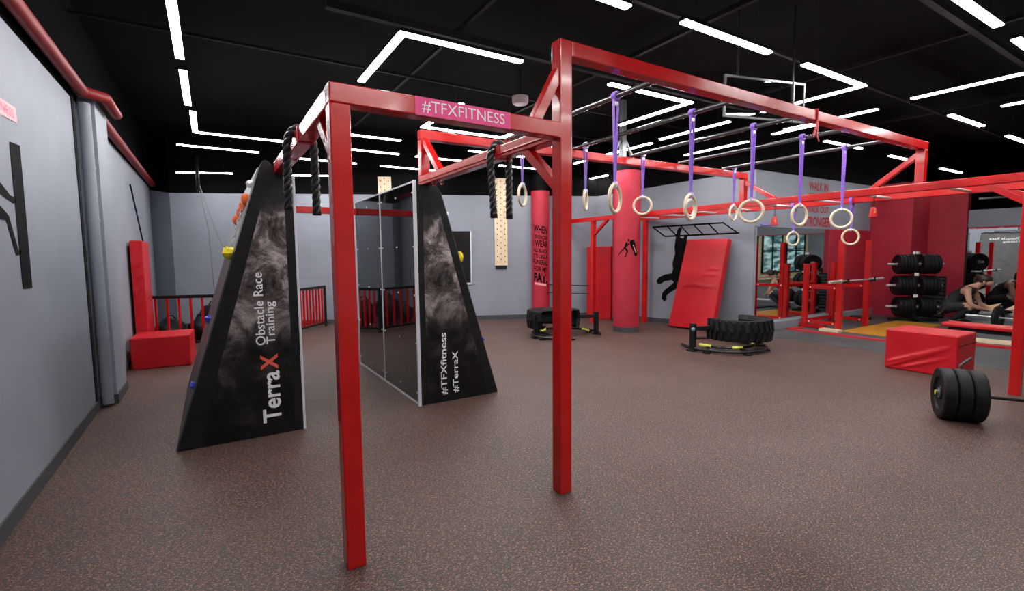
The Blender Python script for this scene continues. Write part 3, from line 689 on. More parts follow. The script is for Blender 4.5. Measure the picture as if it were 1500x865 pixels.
def disc(cx, cy, r, n=16): return [(cx + r * math.cos(2 * PI * i / n), cy + r * math.sin(2 * PI * i / n)) for i in range(n)]
def k(px, py): return ((px - 800) / 14.4 * .0127, (420 - py) / 14.4 * .0129)     # figure traced in a 1:1 sketch, metres
fig = [[k(*p) for p in q] for q in (
 [(735, 405), (770, 300), (795, 285), (812, 300), (808, 330), (835, 315), (850, 335), (780, 395), (775, 420), (745, 430)],
 [(735, 405), (760, 425), (620, 560), (625, 580), (610, 582), (598, 556), (610, 550), (650, 500)],
 [(745, 425), (775, 405), (820, 460), (822, 485), (775, 585), (800, 600), (740, 602), (765, 565), (790, 485)])]
fig.append([k(830 + 24 * math.cos(a), 252 + 24 * math.sin(a)) for a in [i * PI / 8 for i in range(16)]])
tyre = [k(*p) for p in [(850, 290), (870, 262), (935, 245), (955, 262), (1035, 540), (1030, 560), (1000, 585), (975, 580), (900, 430), (860, 345)]]
slot = [k(*p) for p in [(918, 352), (935, 345), (1003, 510), (985, 520)]]
fn = wrap(6.77, 6.75, .242, 1.585, va, .0035)
sh = c1.children[0]
o = curved_decal('figure_decal', fig + [tyre], fn, M['vinyl_black'], sh); o['label'] = 'black silhouette of a man pushing a tyre'
curved_decal('figure_slot', [slot], wrap(6.77, 6.75, .242, 1.585, va, .006), M['pale_pink'], sh)
# writing on the far column
sh2 = c2.children[0]; va2 = math.atan2(-9.12, -6.42)
for s, hgt, z, ln in (('WHEN', .17, 1.98, .33), ('I EXERCISE', .085, 1.85, .33), ('I WEAR', .15, 1.675, .36), ('ALL BLACK', .095, 1.545, .34), ("IT'S LIKE A", .095, 1.42, .34), ('FUNERAL', .11, 1.28, .36), ('FOR MY', .12, 1.12, .32), ('FAT.', .22, .87, .33)):
    lettering('lettering', s, wrap(6.42, 9.12, .205, z, va2, .0035, du=-ln / 2 + .005, shear=-.16), M['vinyl_black'], sh2, ln, hgt, weight=.055 if s == 'FAT.' else .03)
curved_decal('underline', [[(-.13, 0), (.14, -.0), (.14, .05), (-.13, .05)]], wrap(6.42, 9.12, .205, .79, va2, .004, shear=-.16), M['pale_pink'], sh2)
# galvanised strut post over the front column
st = empty('strut_post', (5.8, 5.9, CEIL), 'grey galvanised steel post with two slanted struts behind the ring bars', 'steel post')
b0 = on_y(912, 236, 5.9); tp = on_y(912, 184, 5.9); X0, Z0, Z1 = b0.x, b0.z + .02, CEIL
MB().box(X0 - .045, X0 + .045, 5.86, 5.94, Z0, Z1).build('post', M['grey_steel'], st, bevel=.004)
MB().bar((X0 - .04, 5.9, b0.z + .36), (X0 - .26, 5.9, b0.z + .02), .03, .04).build('strut', M['grey_steel'], st)
MB().bar((X0 + .04, 5.9, b0.z + .36), (X0 + .26, 5.9, b0.z + .02), .03, .04).build('strut', M['grey_steel'], st)

# hanging clear screen above the high bar (a glass backboard seen from the side)
bb = empty('glass_board', (5.0, 3.0, CEIL), 'clear glass board in a thin steel frame hanging above the high bar', 'glass board')
gm = mat('clear_glass', (.9, .95, .95), .02, spec=.5); gm.node_tree.nodes['Principled BSDF'].inputs['Transmission Weight'].default_value = 1.0
ga, gb = (5.30, 2.80), (4.35, 3.05)
MB().bar((ga[0], ga[1], 3.02), (gb[0], gb[1], 3.02), .012, .36).build('glass', gm, bb)
m = MB(); m.bar((ga[0], ga[1], 3.21), (gb[0], gb[1], 3.21), .02, .02); m.bar((ga[0], ga[1], 2.83), (gb[0], gb[1], 2.83), .02, .02)
m.bar((ga[0], ga[1], 2.82), (ga[0], ga[1], 3.22), .02, .02); m.bar((gb[0], gb[1], 2.82), (gb[0], gb[1], 3.22), .02, .02); m.bar((5.16, 2.83, 2.82), (5.16, 2.83, 3.22), .02, .02)
m.build('board_frame', M['plate_grey'], bb)
for f in (.15, .85):
    x = ga[0] * (1 - f) + gb[0] * f; y = ga[1] * (1 - f) + gb[1] * f; MB().tube([(x, y, 3.21), (x, y, CEIL)], .01, 8).build('hanger', M['black'], bb)

# ------------------------------------------------------------------ wall graphics and boards
mwn = Vector((MWD[1], -MWD[0], 0)).normalized()           # points into the room
def on_mw(px, py, off=.004): return on_wall(px, py, MWP, MWD) + mwn * off
def decal_px(name, polys, f, m, label=None, cat=None, parent=None):
    mb = MB()
    for p in polys: mb.add([f(*q) for q in p], [tuple(range(len(p)))])
    o = mb.build(name, m, parent, fix=False); return tag(o, label, cat) if label else o
def line_px(x0, y0, x1, y1, w):
    d = Vector((x1 - x0, y1 - y0)).normalized() * w / 2; return [(x0 - d.y, y0 + d.x), (x1 - d.y, y1 + d.x), (x1 + d.y, y1 - d.x), (x0 + d.y, y0 - d.x)]
L_ = [line_px(956, 332.5, 1061, 326, 2.3), (line_px(974, 346, 1083, 341, 2.3)), line_px(957, 333, 974, 346, 2.0), line_px(1060, 326.5, 1081, 341, 2.0)]
for x0, x1 in ((977, 991), (996, 1010), (1016, 1030.5), (1038, 1053)):
    L_.append(line_px(x0, 331.5 - (x0 - 956) * .045, x1, 345.6 - (x1 - 974) * .04, 1.9))
# one outline for the hanging figure, printed over the ladder
figure = [(989, 354), (990.5, 345), (992.5, 336), (995.5, 332.5), (999, 334), (997, 341), (996.5, 348), (1001, 349), (1003.5, 343.5), (1007, 345), (1006, 352), (1008, 362), (1007, 385), (1005, 400), (1001, 408), (998, 415), (993, 421), (985, 426), (979, 430), (976, 434), (977, 438), (973, 441), (969, 437), (970, 429), (974, 424), (982, 418),
          (987, 413), (984, 410), (974, 411.5), (968, 415.5), (964, 416.5), (961.5, 411.5), (965, 406), (975, 401.5), (984, 400), (986, 393), (985, 386), (987, 378), (989, 371), (988, 362)]
decal_px('wall_decal', L_ + [figure], on_mw, M['vinyl_black'], 'black wall silhouette of a person hanging from a slanted ladder', 'wall decal')
# left wall: climber on a post, pink sign
fl = lambda x, y: on_x(x, y, LX) + Vector((.004, 0, 0))
decal_px('wall_decal', [[(13, 207), (28, 213), (46.5, 421), (33, 423)]] + [[(-12, 255), (0, 268), (14, 286), (22, 289), (24, 296), (18, 297), (0, 284), (-12, 275)]] +
         [[(-12, 290), (2, 304), (12, 316), (26, 366), (31, 367), (30, 372), (23, 374), (9, 324), (8, 322), (-12, 318)]],
         fl, M['vinyl_black'], 'black silhouette of a climber on a post, at the left picture edge', 'wall decal')
sp = decal_px('wall_sign', [[(-25, 128), (22, 158), (24, 180), (-25, 154)]], fl, M['pale_pink'], 'pale pink strip sign high on the left wall at the picture edge', 'sign')
a_, b_ = fl(-22, 152), fl(20, 175); dv = (b_ - a_); dv.z = 0; 
lettering('lettering', 'FITNESS', lambda u, v: Vector((LX + .006, fl(-14, 150).y + u, 2.385 + v)), M['pink'], sp, fl(18.5, 168).y - fl(-14, 150).y, .055)
# writing above the mirror
mg = empty('wall_lettering', (10.8, 5.33, 2.0), 'red words WALK OUT STRONGER on the grey wall above the left mirror', 'wall lettering')
for s, z, h, x0, ln in (('STRONGER', 2.005, .21, 10.29, 1.06), ('WALK OUT', 2.29, .14, 10.36, .90), ('STRONG', 2.50, .19, 10.42, .82), ('WALK IN', 2.74, .17, 10.42, .78)):
    lettering('lettering', s, lambda u, v: Vector((x0 + u, 5.326, z + v)), M['red_letter'], mg, ln, h, weight=.03)
# mirrors
t = empty('mirror', (10, 5.33, 1), 'wide frameless wall mirror behind the squat rack', 'mirror')
MB().box(8.64, 11.32, 5.312, 5.33, .155, 1.965).build('glass', M['mirror'], t)
m = MB().box(8.615, 8.64, 5.305, 5.33, .15, 1.985).box(8.60, 11.32, 5.305, 5.33, 1.965, 1.985); m.build('edge_strip', M['wall'], t)
t = empty('mirror', (14.2, 2.5, 1), 'tall wall mirror at the right beyond the crouching person', 'mirror')
MB().box(14.18, 14.2, -.6, 3.84, .10, 1.97).build('glass', M['mirror'], t)
MB().box(14.17, 14.2, 3.84, 3.86, .10, 1.99).build('edge_strip', M['black'], t)
MB().box(14.17, 14.2, -.6, 3.84, 1.97, 1.99).build('edge_strip', M['crimson'], t)
o = MB().tube([(8.72, 5.285, 2.0), (8.85, 5.27, 1.995), (8.98, 5.285, 2.005), (9.12, 5.28, 2.0)], .014, 8).build('resistance_band', M['purple'], smooth=True); tag(o, 'purple band lying on the top edge of the left mirror', 'resistance band')
# far wall: dark screen, peg boards
fn_ = Vector((FARD[1], -FARD[0], 0)).normalized(); 
if fn_.y > 0: fn_ = -fn_
fd = Vector((FARD[0], FARD[1], 0)).normalized()
def far(s, z, off=0): return Vector((FARP[0], FARP[1], 0)) + fd * s + fn_ * off + Vector((0, 0, z))
def far_s(px): q = on_wall(px, 400, FARP, FARD); return (Vector((q.x, q.y, 0)) - Vector((FARP[0], FARP[1], 0))).dot(fd)
def far_box(mb, s0, s1, z0, z1, o0, o1):
    p = [far(s, z, o) for z in (z0, z1) for s, o in ((s0, o0), (s1, o0), (s1, o1), (s0, o1))]
    return mb.add(p, [(3, 2, 1, 0), (4, 5, 6, 7), (0, 1, 5, 4), (1, 2, 6, 5), (2, 3, 7, 6), (3, 0, 4, 7)])
s0, s1 = far_s(652), far_s(689.5)
t = empty('wall_screen', tuple(far((s0 + s1) / 2, .84)), 'black rectangular panel with a white edge on the far wall, beside the right climbing wall', 'wall panel')
far_box(MB(), s0, s1, .86, 2.02, .0, .035).build('panel', M['dark_glass'], t, bevel=.003)
m = MB(); far_box(m, s1, s1 + .025, .82, 2.02, 0, .045); far_box(m, s0, s1 + .025, .82, .86, 0, .045); m.build('edge', M['white_trim'], t)
def pegboard(pa, pb, z0, z1, label):
    a, b = far_s(pa), far_s(pb); t = empty('peg_board', tuple(far((a + b) / 2, z0)), label, 'peg board')
    bd_ = far_box(MB(), a, b, z0, z1, 0, .04)
    h = MB(); n = int((z1 - z0) / .125)
    for i in range(n):
        z = z0 + .08 + i * .125
        for f, dz in ((.2, 0), (.8, 0), (.5, .06)):
            h.lathe([(0, 0), (.013, 0), (.013, .0015), (0, .0015)], far(a + (b - a) * f, z + dz, .0405), axis=tuple(fn_), seg=10, cap=False)
    build_multi('board', [(bd_, M['ply']), (h, M['black_matte'])], t)
    far_box(MB(), a + .02, b - .02, z0 - .07, z0, 0, .035).build('bottom_label', M['black'], t)
pegboard(725, 743.5, 1.24, 3.2, 'tall pale wooden peg board with rows of holes on the far wall')
pegboard(558, 577, 1.9, 3.2, 'wooden peg board top showing above the glossy climbing wall')
# cable and cords
def cord(pts, r, m, name, label, cat):
    o = MB().tube(pts, r, 6).build(name, m, smooth=True); tag(o, label, cat); return o
cp = Vector((-.13, 11.2, 3.08))
cord([(cp.x, cp.y, 3.4), (cp.x, cp.y, 2.75)], .035, M['ceiling_steel'], 'hanging_bracket', 'dark bracket hanging in front of the lowest far left strip light', 'bracket')
cord([(cp.x, cp.y, 2.9), (.0, 11.25, 2.0), (.03, 11.3, .9)], .008, M['grey_steel'], 'ceiling_cable', 'thin grey cord hanging straight down by the far left corner', 'cord')
cord([(cp.x + .02, cp.y, 2.9), (.12, 11.25, 2.0), (.45, 11.3, 1.0)], .009, M['grey_steel'], 'ceiling_cable', 'thin grey cord slanting to the right by the far left corner', 'cord')
pts = [(LX + .03, 9.55, 2.62), (LX + .05, 9.9, 2.2), (LX + .05, 10.5, 1.75), (LX + .05, 10.7, 1.2), (LX + .06, 10.9, .8)]
cord(pts, .012, M['black'], 'wall_cable', 'black cable hanging on the left wall above the crash mat', 'cable')

# ------------------------------------------------------------------ fence
def fence(pts, label):
    t = empty('low_fence', (*pts[0], 0), label, 'fence'); P = [Vector((*p, 0)) for p in pts]
    for a, b in zip(P, P[1:]):
        for z, h in ((.845, .05), (.08, .04)): MB().bar(a + Vector((0, 0, z)), b + Vector((0, 0, z)), .04, h).build('rail', M['black'], t, bevel=.004)
        L = (b - a).length; n = round(L / (.165 if a is P[0] else .11)); d = (b - a) / n
        for i in range(1, n): 
            q = a + d * i; MB().bar(q + Vector((0, 0, .10)), q + Vector((0, 0, .82)), .03, .03, tuple(d)).build('bar', M['red'], t)
    for q in P: MB().box(q.x - .025, q.x + .025, q.y - .025, q.y + .025, 0, .87).build('post', M['black'], t, bevel=.003)
    return t
fence([(-.97, 9.9), (.66, 9.32), (2.03, 10.86)], 'low fence with black rails and red bars across the far left corner')
def sack(x, y, r, sc, seed, label):
    t = empty('sandbag', (x, y, 0), label, 'sandbag', 'black sandbags behind the fence')
    z = r * sc[2] * .93
    MB().blob((x, y, z), r, 18, 12, sc, .14, seed).build('bag', M['rubber'], t, smooth=True)
    m = MB(); m.tube([(x - .08, y, z + r * sc[2] * .85), (x - .04, y, z + r * sc[2] + .05), (x + .04, y, z + r * sc[2] + .05), (x + .08, y, z + r * sc[2] * .85)], .012, 8)
    m.build('handle', M['black_matte'], t, smooth=True)
for i, (x, y, r, sc, l) in enumerate(((-.66, 10.45, .24, (1, 1, .9), 'black sandbag nearest the left wall behind the fence'), (-.20, 10.33, .20, (1.0, 1, 1.1), 'black sandbag second from the left wall behind the fence'),
                                      (.24, 10.15, .23, (1, 1, 1.6), 'taller black sandbag behind the fence, left of the climbing wall edge'), (.74, 10.15, .24, (1, 1, 1.3), 'black sandbag beside the climbing wall slope behind the fence'), (-.0, 11.0, .28, (1, 1, 1.1), 'black sandbag farthest back behind the fence'))):
    sack(x, y, r, sc, 20 + i, l)

# ------------------------------------------------------------------ crash mats and soft boxes
def soft_box(corners, h, name, label, cat, seams=True, folds=0):
    """corners: 4 floor points counter-clockwise"""
    t = empty(name, ((corners[0][0] + corners[2][0]) / 2, (corners[0][1] + corners[2][1]) / 2, 0), label, cat)
    import bmesh
    m = MB(); P = [Vector((*c, 0)) for c in corners]; U = Vector((0, 0, h))
    m.add(P + [q + U for q in P], [(3, 2, 1, 0), (4, 5, 6, 7), (0, 1, 5, 4), (1, 2, 6, 5), (2, 3, 7, 6), (3, 0, 4, 7)])
    o = m.build('cover', M['red_vinyl'], t, bevel=.018)
    return t, o
def quilt(t, p0, eu, ev, n, nu, nv, amp, seed, name='cover_face'):
    """a loose vinyl face with folds, nu x nv grid"""
    rnd = random.Random(seed); W = [(rnd.uniform(2, 5), rnd.uniform(-3, 3), rnd.uniform(0, 6), rnd.uniform(.3, 1)) for _ in range(4)]
    vs = []; fs = []
    for i in range(nu + 1):
        for j in range(nv + 1):
            u, v = i / nu, j / nv; e = min(1, 6 * min(u, 1 - u, v, 1 - v) + .0)
            q = sum(a * math.sin(k1 * u * 3 + k2 * v * 3 + ph) for k1, k2, ph, a in W) / 3
            q = max(q, -.2) ** 1 if q > 0 else q * .3
            vs.append(Vector(p0) + Vector(eu) * u + Vector(ev) * v + Vector(n) * (amp * q * e + .003))
    for i in range(nu):
        for j in range(nv): a = i * (nv + 1) + j; fs.append((a, a + nv + 1, a + nv + 2, a + 1))
    return MB().add(vs, fs).build(name, M['red_vinyl'], t, smooth=True, fix=False, angle=3)
t, _ = soft_box([(7.33, 2.0), (7.92, 2.0), (7.92, 2.72), (7.33, 2.72)], .50, 'soft_box', 'red vinyl foam box on the floor behind the barbell', 'foam box')
def front_folds(u, v):
    q = 0
    for a, b, c, wd in ((.0, .12, .75, .05), (.05, .0, .85, .045), (.18, -.12, .7, .05)):
        d = v - (b + c * u * .9); q += math.exp(-(d / wd) ** 2) * (1 - u) * (0.6 + .4 * u)
    return q
vs = []; fs = []; nu, nv = 48, 36
for i in range(nu + 1):
    for j in range(nv + 1):
        u, v = i / nu, j / nv; e = min(1, 8 * min(u, 1 - u, v, 1 - v))
        vs.append(Vector((7.326 - .036 * front_folds(u, v) * e, 2.705 - .69 * u, .015 + .47 * v)))
for i in range(nu):
    for j in range(nv): a = i * (nv + 1) + j; fs.append((a, a + nv + 1, a + nv + 2, a + 1))
o = MB().add(vs, fs).build('cover_front', M['red_vinyl'], t, smooth=True, fix=False, angle=3)
MB().box(7.34, 7.925, 1.996, 2.0, .37, .378).build('seam', M['black_matte'], t)
soft_box([(-.97, 8.08), (-.30, 8.02), (-.26, 8.66), (-.95, 8.70)], .43, 'soft_box', 'red vinyl foam box on the floor against the left wall', 'foam box')
# tall mat on the left wall
t = empty('crash_mat', (-.92, 9.6, 0), 'tall red crash mat standing against the left wall behind the foam box', 'crash mat')
MB().box(-.985, -.835, 8.88, 9.78, 0, 1.745).build('cover', M['red_vinyl'], t, bevel=.02)
m = MB(); vs = []; fs = []; nu, nv = 10, 60
for i in range(nu + 1):
    for j in range(nv + 1):
        u, v = i / nu, j / nv; e = min(1, 5 * min(u, 1 - u, v, 1 - v))
        vs.append(Vector((-.98 + .14 * u, 8.877 - .014 * e * max(0, math.sin(v * 42 - u * 5 + 2 * math.sin(v * 9))) * (.3 + .7 * v), .01 + 1.725 * v)))
for i in range(nu):
    for j in range(nv): a = i * (nv + 1) + j; fs.append((a, a + nv + 1, a + nv + 2, a + 1))
m.add(vs, fs).build('cover_edge', M['red_vinyl'], t, smooth=True, fix=False, angle=3)
# leaning mat on the right wall
t = empty('crash_mat', (8.1, 6.2, 0), 'big red crash mat leaning on the wall under the ladder silhouette', 'crash mat')
B0, B1 = Vector((7.80, 6.62, 0)), Vector((7.93, 5.70, 0))
T0, T1 = Vector((8.12, 6.45, 1.73)), Vector((8.28, 5.64, 1.73))
nrm = (B1 - B0).cross(T0 - B0).normalized()
if nrm.x < 0: nrm = -nrm
th = nrm * .155
m = MB().add([B0, B1, T1, T0, B0 + th, B1 + th, T1 + th, T0 + th], [(0, 1, 2, 3), (7, 6, 5, 4), (0, 4, 5, 1), (1, 5, 6, 2), (2, 6, 7, 3), (3, 7, 4, 0)])
low = min(v[2] for v in m.v); m.v = [(v[0], v[1], v[2] - low) for v in m.v]
m.build('cover', M['red_vinyl'], t, bevel=.02)
vs = []; fs = []; nu, nv = 40, 70
for i in range(nu + 1):
    for j in range(nv + 1):
        u, v = i / nu, j / nv; e = min(1, 8 * min(u, 1 - u, v, 1 - v))
        q = 0
        for c, s_, wd, u0, u1 in ((.60, .06, .013, .5, 1.), (.50, -.16, .012, .35, .95), (.47, .05, .014, .1, .8), (.67, .05, .012, .65, 1.)):
            if u0 < u < u1: q += math.exp(-((v - c - s_ * (u - u0) * (1 - u) * 2) / wd) ** 2) * math.sin(PI * (u - u0) / (u1 - u0))
        p = B0 * (1 - u) * (1 - v) + B1 * u * (1 - v) + T0 * (1 - u) * v + T1 * u * v
        vs.append(p - Vector((0, 0, low)) - nrm * (.003 + .012 * q * e))
for i in range(nu):
    for j in range(nv): a = i * (nv + 1) + j; fs.append((a, a + nv + 1, a + nv + 2, a + 1))
MB().add([v.lerp(sum(vs, Vector()) / len(vs), .03) for v in vs], fs).build('cover_front', M['red_vinyl'], t, smooth=True, fix=False, angle=3)
# red mat standing in the far right corner
t = empty('crash_mat', (7.2, 8.6, 0), 'flat red mat standing upright in the far corner behind the crimson columns', 'crash mat')
a = Vector((7.52, 8.70, 0)); b = Vector((7.93, 7.98, 0)); sd = Vector((b - a).normalized()); n = Vector((-sd.y, sd.x, 0)) * -.0
mm = MB(); nn = Vector((sd.y, -sd.x, 0)).normalized() * -.07
a2 = Vector((7.40, 8.62, 0)); b2 = Vector((7.62, 8.05, 0))
mm.bar(a2 + Vector((.0, 0, .825)), b2 + Vector((0, 0, .825)), .10, 1.65); mm.build('cover', M['red_vinyl'], t, bevel=.012)

# ------------------------------------------------------------------ tyre-flip machines
def tyre_machine(label, loc, rz):
    t = empty('tire_flip_machine', (0, 0, 0), label, 'tire machine', 'tire flip machines on the floor')
    # local frame: tyre centre at the origin
    TX, TY = .17, -.16
    R, r, zb, zt = .47, .25, .16, .47; a0, a1 = math.radians(-218), math.radians(34)
    prof = [(R - .03, zb), (R - .004, zb + .03), (R, (zb + zt) / 2), (R - .004, zt - .03), (R - .03, zt), (R - .08, zt + .006), (r + .04, zt - .03), (r, zt - .05), (r + .05, zt - .055), (R - .07, zt - .05), (R - .05, (zb + zt) / 2), (R - .07, zb + .05), (r + .05, zb + .055), (r, zb + .05), (r + .04, zb + .03), (R - .08, zb - .006), (R - .03, zb)]
    m = MB(); m.lathe(prof, (TX, TY, 0), seg=70, a0=a0, a1=a1, cap=False)
    tread = m
    n = 20
    lg = MB()
    for i in range(n):
        a = a0 + (a1 - a0) * (i + .5) / n; da = .055
        for up in (0, 1):
            z0, z1 = ((zb - .002, (zb + zt) / 2 + .01) if not up else ((zb + zt) / 2 - .01, zt + .002)); off = .10 if not up else -.10
            aa = a + (.0 if not up else .075)
            vs = []
            for rad in (R - .035, R + .028):
                for (s_, z) in ((-da, z0), (da, z0), (da, z1), (-da, z1)):
                    sh_ = off * ((z - (zb + zt) / 2) / (zt - zb)) * 1.6; q = aa + s_ + (sh_ if not up else sh_)
                    rr = rad - (.02 if z in (z0 if not up else z1,) else 0); vs.append((TX + rr * math.cos(q), TY + rr * math.sin(q), z))
            lg.add(vs, [(3, 2, 1, 0), (4, 5, 6, 7), (0, 1, 5, 4), (1, 2, 6, 5), (2, 3, 7, 6), (3, 0, 4, 7)])
    ty = m.add(lg.v, lg.f).build('tire', M['tyre'], t, smooth=True, local=True, angle=.5)
    for a in (-2.9, -2.5, -2.0): MB().lathe([(0, 0), (.022, 0), (.022, .012), (0, .012)], (TX + math.cos(a) * (R + .02), TY + math.sin(a) * (R + .02), .33), (math.cos(a), math.sin(a), 0), 14, cap=False).build('bolt', M['rubber'], ty, smooth=True, local=True, angle=.5)
    # base frame: a flat loop of tube on the floor
    fc = Vector((0, 0, 0)); Rf = .62
    pts = [fc + Vector((Rf * math.cos(a), Rf * math.sin(a), .045)) for a in [math.radians(-215 + i * 290 / 40) for i in range(41)]]
    MB().tube(pts, .024, 12).build('base_frame', M['black_gloss'], t, smooth=True, local=True)
    MB().tube([fc + Vector((Rf * .72 * math.cos(a), Rf * .72 * math.sin(a), .075)) for a in [math.radians(-190 + i * 220 / 30) for i in range(31)]], .018, 10).build('inner_frame', M['black_gloss'], t, smooth=True, local=True)
    for a in (-170, -110, -50, 10): q = fc + Vector((math.cos(math.radians(a)), math.sin(math.radians(a)), 0)) * Rf * .72; p = fc + Vector((math.cos(math.radians(a)), math.sin(math.radians(a)), 0)) * Rf; MB().bar(q + Vector((0, 0, .06)), p + Vector((0, 0, .05)), .05, .03).build('spoke', M['black'], t, local=True)
    for a in (-165, -112, -60, 20):
        q = fc + Vector((math.cos(math.radians(a)), math.sin(math.radians(a)), 0)) * Rf
        MB().lathe([(0, 0), (.06, 0), (.06, .02), (.03, .03), (0, .03)], (q.x, q.y, 0), seg=18, cap=False).build('foot', M['rubber'], t, smooth=True, local=True)
    for a0_, a1_ in ((-190, -165), (-128, -108), (-62, -25)):
        MB().tube([fc + Vector(((Rf * .72) * math.cos(a), (Rf * .72) * math.sin(a), .078)) for a in [math.radians(a0_ + i * (a1_ - a0_) / 6) for i in range(7)]], .0225, 10).build('grip_tape', M['lime'], t, smooth=True, local=True)
    # pivot uprights
    for (x, y, hh) in ((-.61, .08, .42), (.60, -.02, .42)):
        m = MB().box(x - .035, x + .035, y - .04, y + .04, 0, hh); m.box(x - .07, x + .07, y - .06, y + .06, 0, .02)
        u = m.build('upright', M['black'], t, bevel=.004, local=True)
        MB().lathe([(0, 0), (.028, 0), (.028, .01), (.012, .018), (0, .018)], (x - .036, y - .03, hh - .08), (-.75, -.66, 0), 16, cap=False).build('pivot_bolt', M['blue_grey'] if 'blue_grey' in M else M['steel'], u, smooth=True, local=True)
    MB().bar((-.58, .08, .34), (-.28, .0, .34), .05, .06).build('swing_arm', M['black'], t, bevel=.004, local=True)
    MB().bar((.60, .0, .34), (.60, -.10, .34), .05, .06).build('swing_arm', M['black'], t, bevel=.004, local=True)
    t.location = loc; t.rotation_euler = (0, 0, rz)
    return t
M['blue_grey'] = mat('bolt_blue_grey', (.25, .40, .50), .35, metal=.5)
tm1 = tyre_machine('tire flip machine with a half tire and lime tape, between leaning mat and squat rack', (6.81, 4.70, 0), 0)
tm2 = copy_tree(tm1); tm2.location = (5.46, 6.97, 0); tm2.rotation_euler = (0, 0, math.radians(172))
tm2['label'] = 'tire flip machine farther back, half hidden behind the tall front post'

# ------------------------------------------------------------------ bumper plates and barbells
def plate_prof(R, w, hub=.06):
    h = w / 2
    return [(.026, -h * .8), (hub, -h * .8), (hub + .004, -h * .6), (R * .62, -h * .55), (R * .66, -h * .92), (R - .012, -h), (R, -h + .012), (R, h - .012), (R - .012, h), (R * .66, h * .92), (R * .62, h * .55), (hub + .004, h * .6), (hub, h * .8), (.026, h * .8), (.026, -h * .8)]
def plate(name, o, ax, R, w, label, group, cat='weight plate', parent=None):
    o = Vector(o); t = empty(name, tuple(o), label, cat, group) if parent is None else parent
    MB().lathe(plate_prof(R, w), o, ax, 48, cap=False).build('disc', M['rubber'], t, smooth=True, angle=.45)
    m = MB().lathe([(.026, -w * .42), (.045, -w * .42), (.045, w * .42), (.026, w * .42)], o, ax, 24, cap=False); m.build('hub', M['grey_steel'], t, smooth=True, angle=.5)
    return t
bar_a = Vector((5.495, 1.63, .226)); bdir = Vector((.50, -.866, 0)).normalized()
bb_t = empty('barbell', tuple(bar_a), 'black barbell on the floor at the right, carrying three thick bumper plates', 'barbell')
MB().tube([bar_a - bdir * .006, bar_a + bdir * .33], .0245, 16).build('sleeve', M['grey_steel'], bb_t, smooth=True)
MB().tube([bar_a + bdir * .32, bar_a + bdir * 2.1], .014, 12).build('shaft', M['black'], bb_t, smooth=True)
MB().tube([bar_a + bdir * .31, bar_a + bdir * .33], .032, 16).build('collar', M['black'], bb_t, smooth=True)
MB().lathe([(0, 0), (.019, 0), (.019, .004), (0, .004)], bar_a - bdir * .007, tuple(-bdir), 14, cap=False).build('end_cap', M['yellow'], bb_t)
for i, (d, l) in enumerate(((.055, 'outermost thick black bumper plate on the floor barbell, facing the camera'), (.155, 'middle thick black bumper plate on the floor barbell'), (.255, 'innermost thick black bumper plate on the floor barbell'))):
    plate('bumper_plate', bar_a + bdir * d, tuple(bdir), .225, .096, l, 'three plates on the floor barbell')
hd = empty('landmine_handle', (6.0, 1.75, 0), 'bent grey steel handle standing up behind the bumper plates', 'handle')
hb = on_y(1408, 545, 1.80); ht = on_y(1407, 535, 1.80); he = on_y(1424, 523, 1.72)
MB().tube([(hb.x, 1.80, .012), (hb.x, 1.80, hb.z), tuple(ht), tuple(he)], .014, 10).build('handle_tube', M['plate_grey'], hd, smooth=True)
MB().box(hb.x - .07, hb.x + .07, 1.73, 1.87, 0, .012).build('base', M['black'], hd)

# plate tree
def plate_tree(cx, cy):
    ax = Vector((.716, -.698, 0)).normalized(); t = empty('plate_rack', (cx, cy, 0), 'black three-tier rack holding rows of bumper plates before the crimson wall', 'plate rack')
    sd = Vector((-ax.y, ax.x, 0))
    rack_c = Vector((cx, cy, 0))
    MB().bar(rack_c, rack_c + Vector((0, 0, 1.46)), .07, .07, tuple(ax)).build('post', M['black'], t)
    m = MB()
    m.bar(rack_c - ax * .45 + Vector((0, 0, .04)), rack_c + ax * .45 + Vector((0, 0, .04)), .08, .06); m.bar(rack_c - sd * .3 + Vector((0, 0, .04)), rack_c + sd * .3 + Vector((0, 0, .04)), .08, .06)
    m.build('base', M['black'], t)
    for k_, (z, nl, nr, wl, wr) in enumerate(((1.21, 5, 5, .058, .064), (.76, 5, 5, .062, .066), (.31, 4, 4, .066, .066))):
        MB().tube([rack_c - ax * .52 + Vector((0, 0, z)), rack_c + ax * .50 + Vector((0, 0, z))], .024, 14).build('peg', M['steel'], t, smooth=True)
        MB().box(cx - .045, cx + .045, cy - .045, cy + .045, z + .21, z + .26).build('stopper', M['white_line'], t) if k_ == 0 else MB().bar(rack_c + Vector((-.03, -.03, z + .235)), rack_c + Vector((-.075, -.05, z + .235)), .07, .06).build('stopper', M['white_line'], t)
        row = ('top', 'middle', 'bottom')[k_]
        for side, n, wd in ((-1, nl, wl), (1, nr, wr)):
            for i in range(n):
                d = .065 + wd * (i + .5); posn = ('innermost', 'second from the post', 'third from the post', 'fourth from the post', 'outermost')[i if i < n - 1 else 4]
                plate('bumper_plate', rack_c + ax * side * d + Vector((0, 0, z)), tuple(ax), .208, wd - .006, '%s black plate on the %s %s arm of the plate rack' % (posn, 'left' if side < 0 else 'right', row), 'plates on the three-tier rack')
plate_tree(12.62, 4.22)

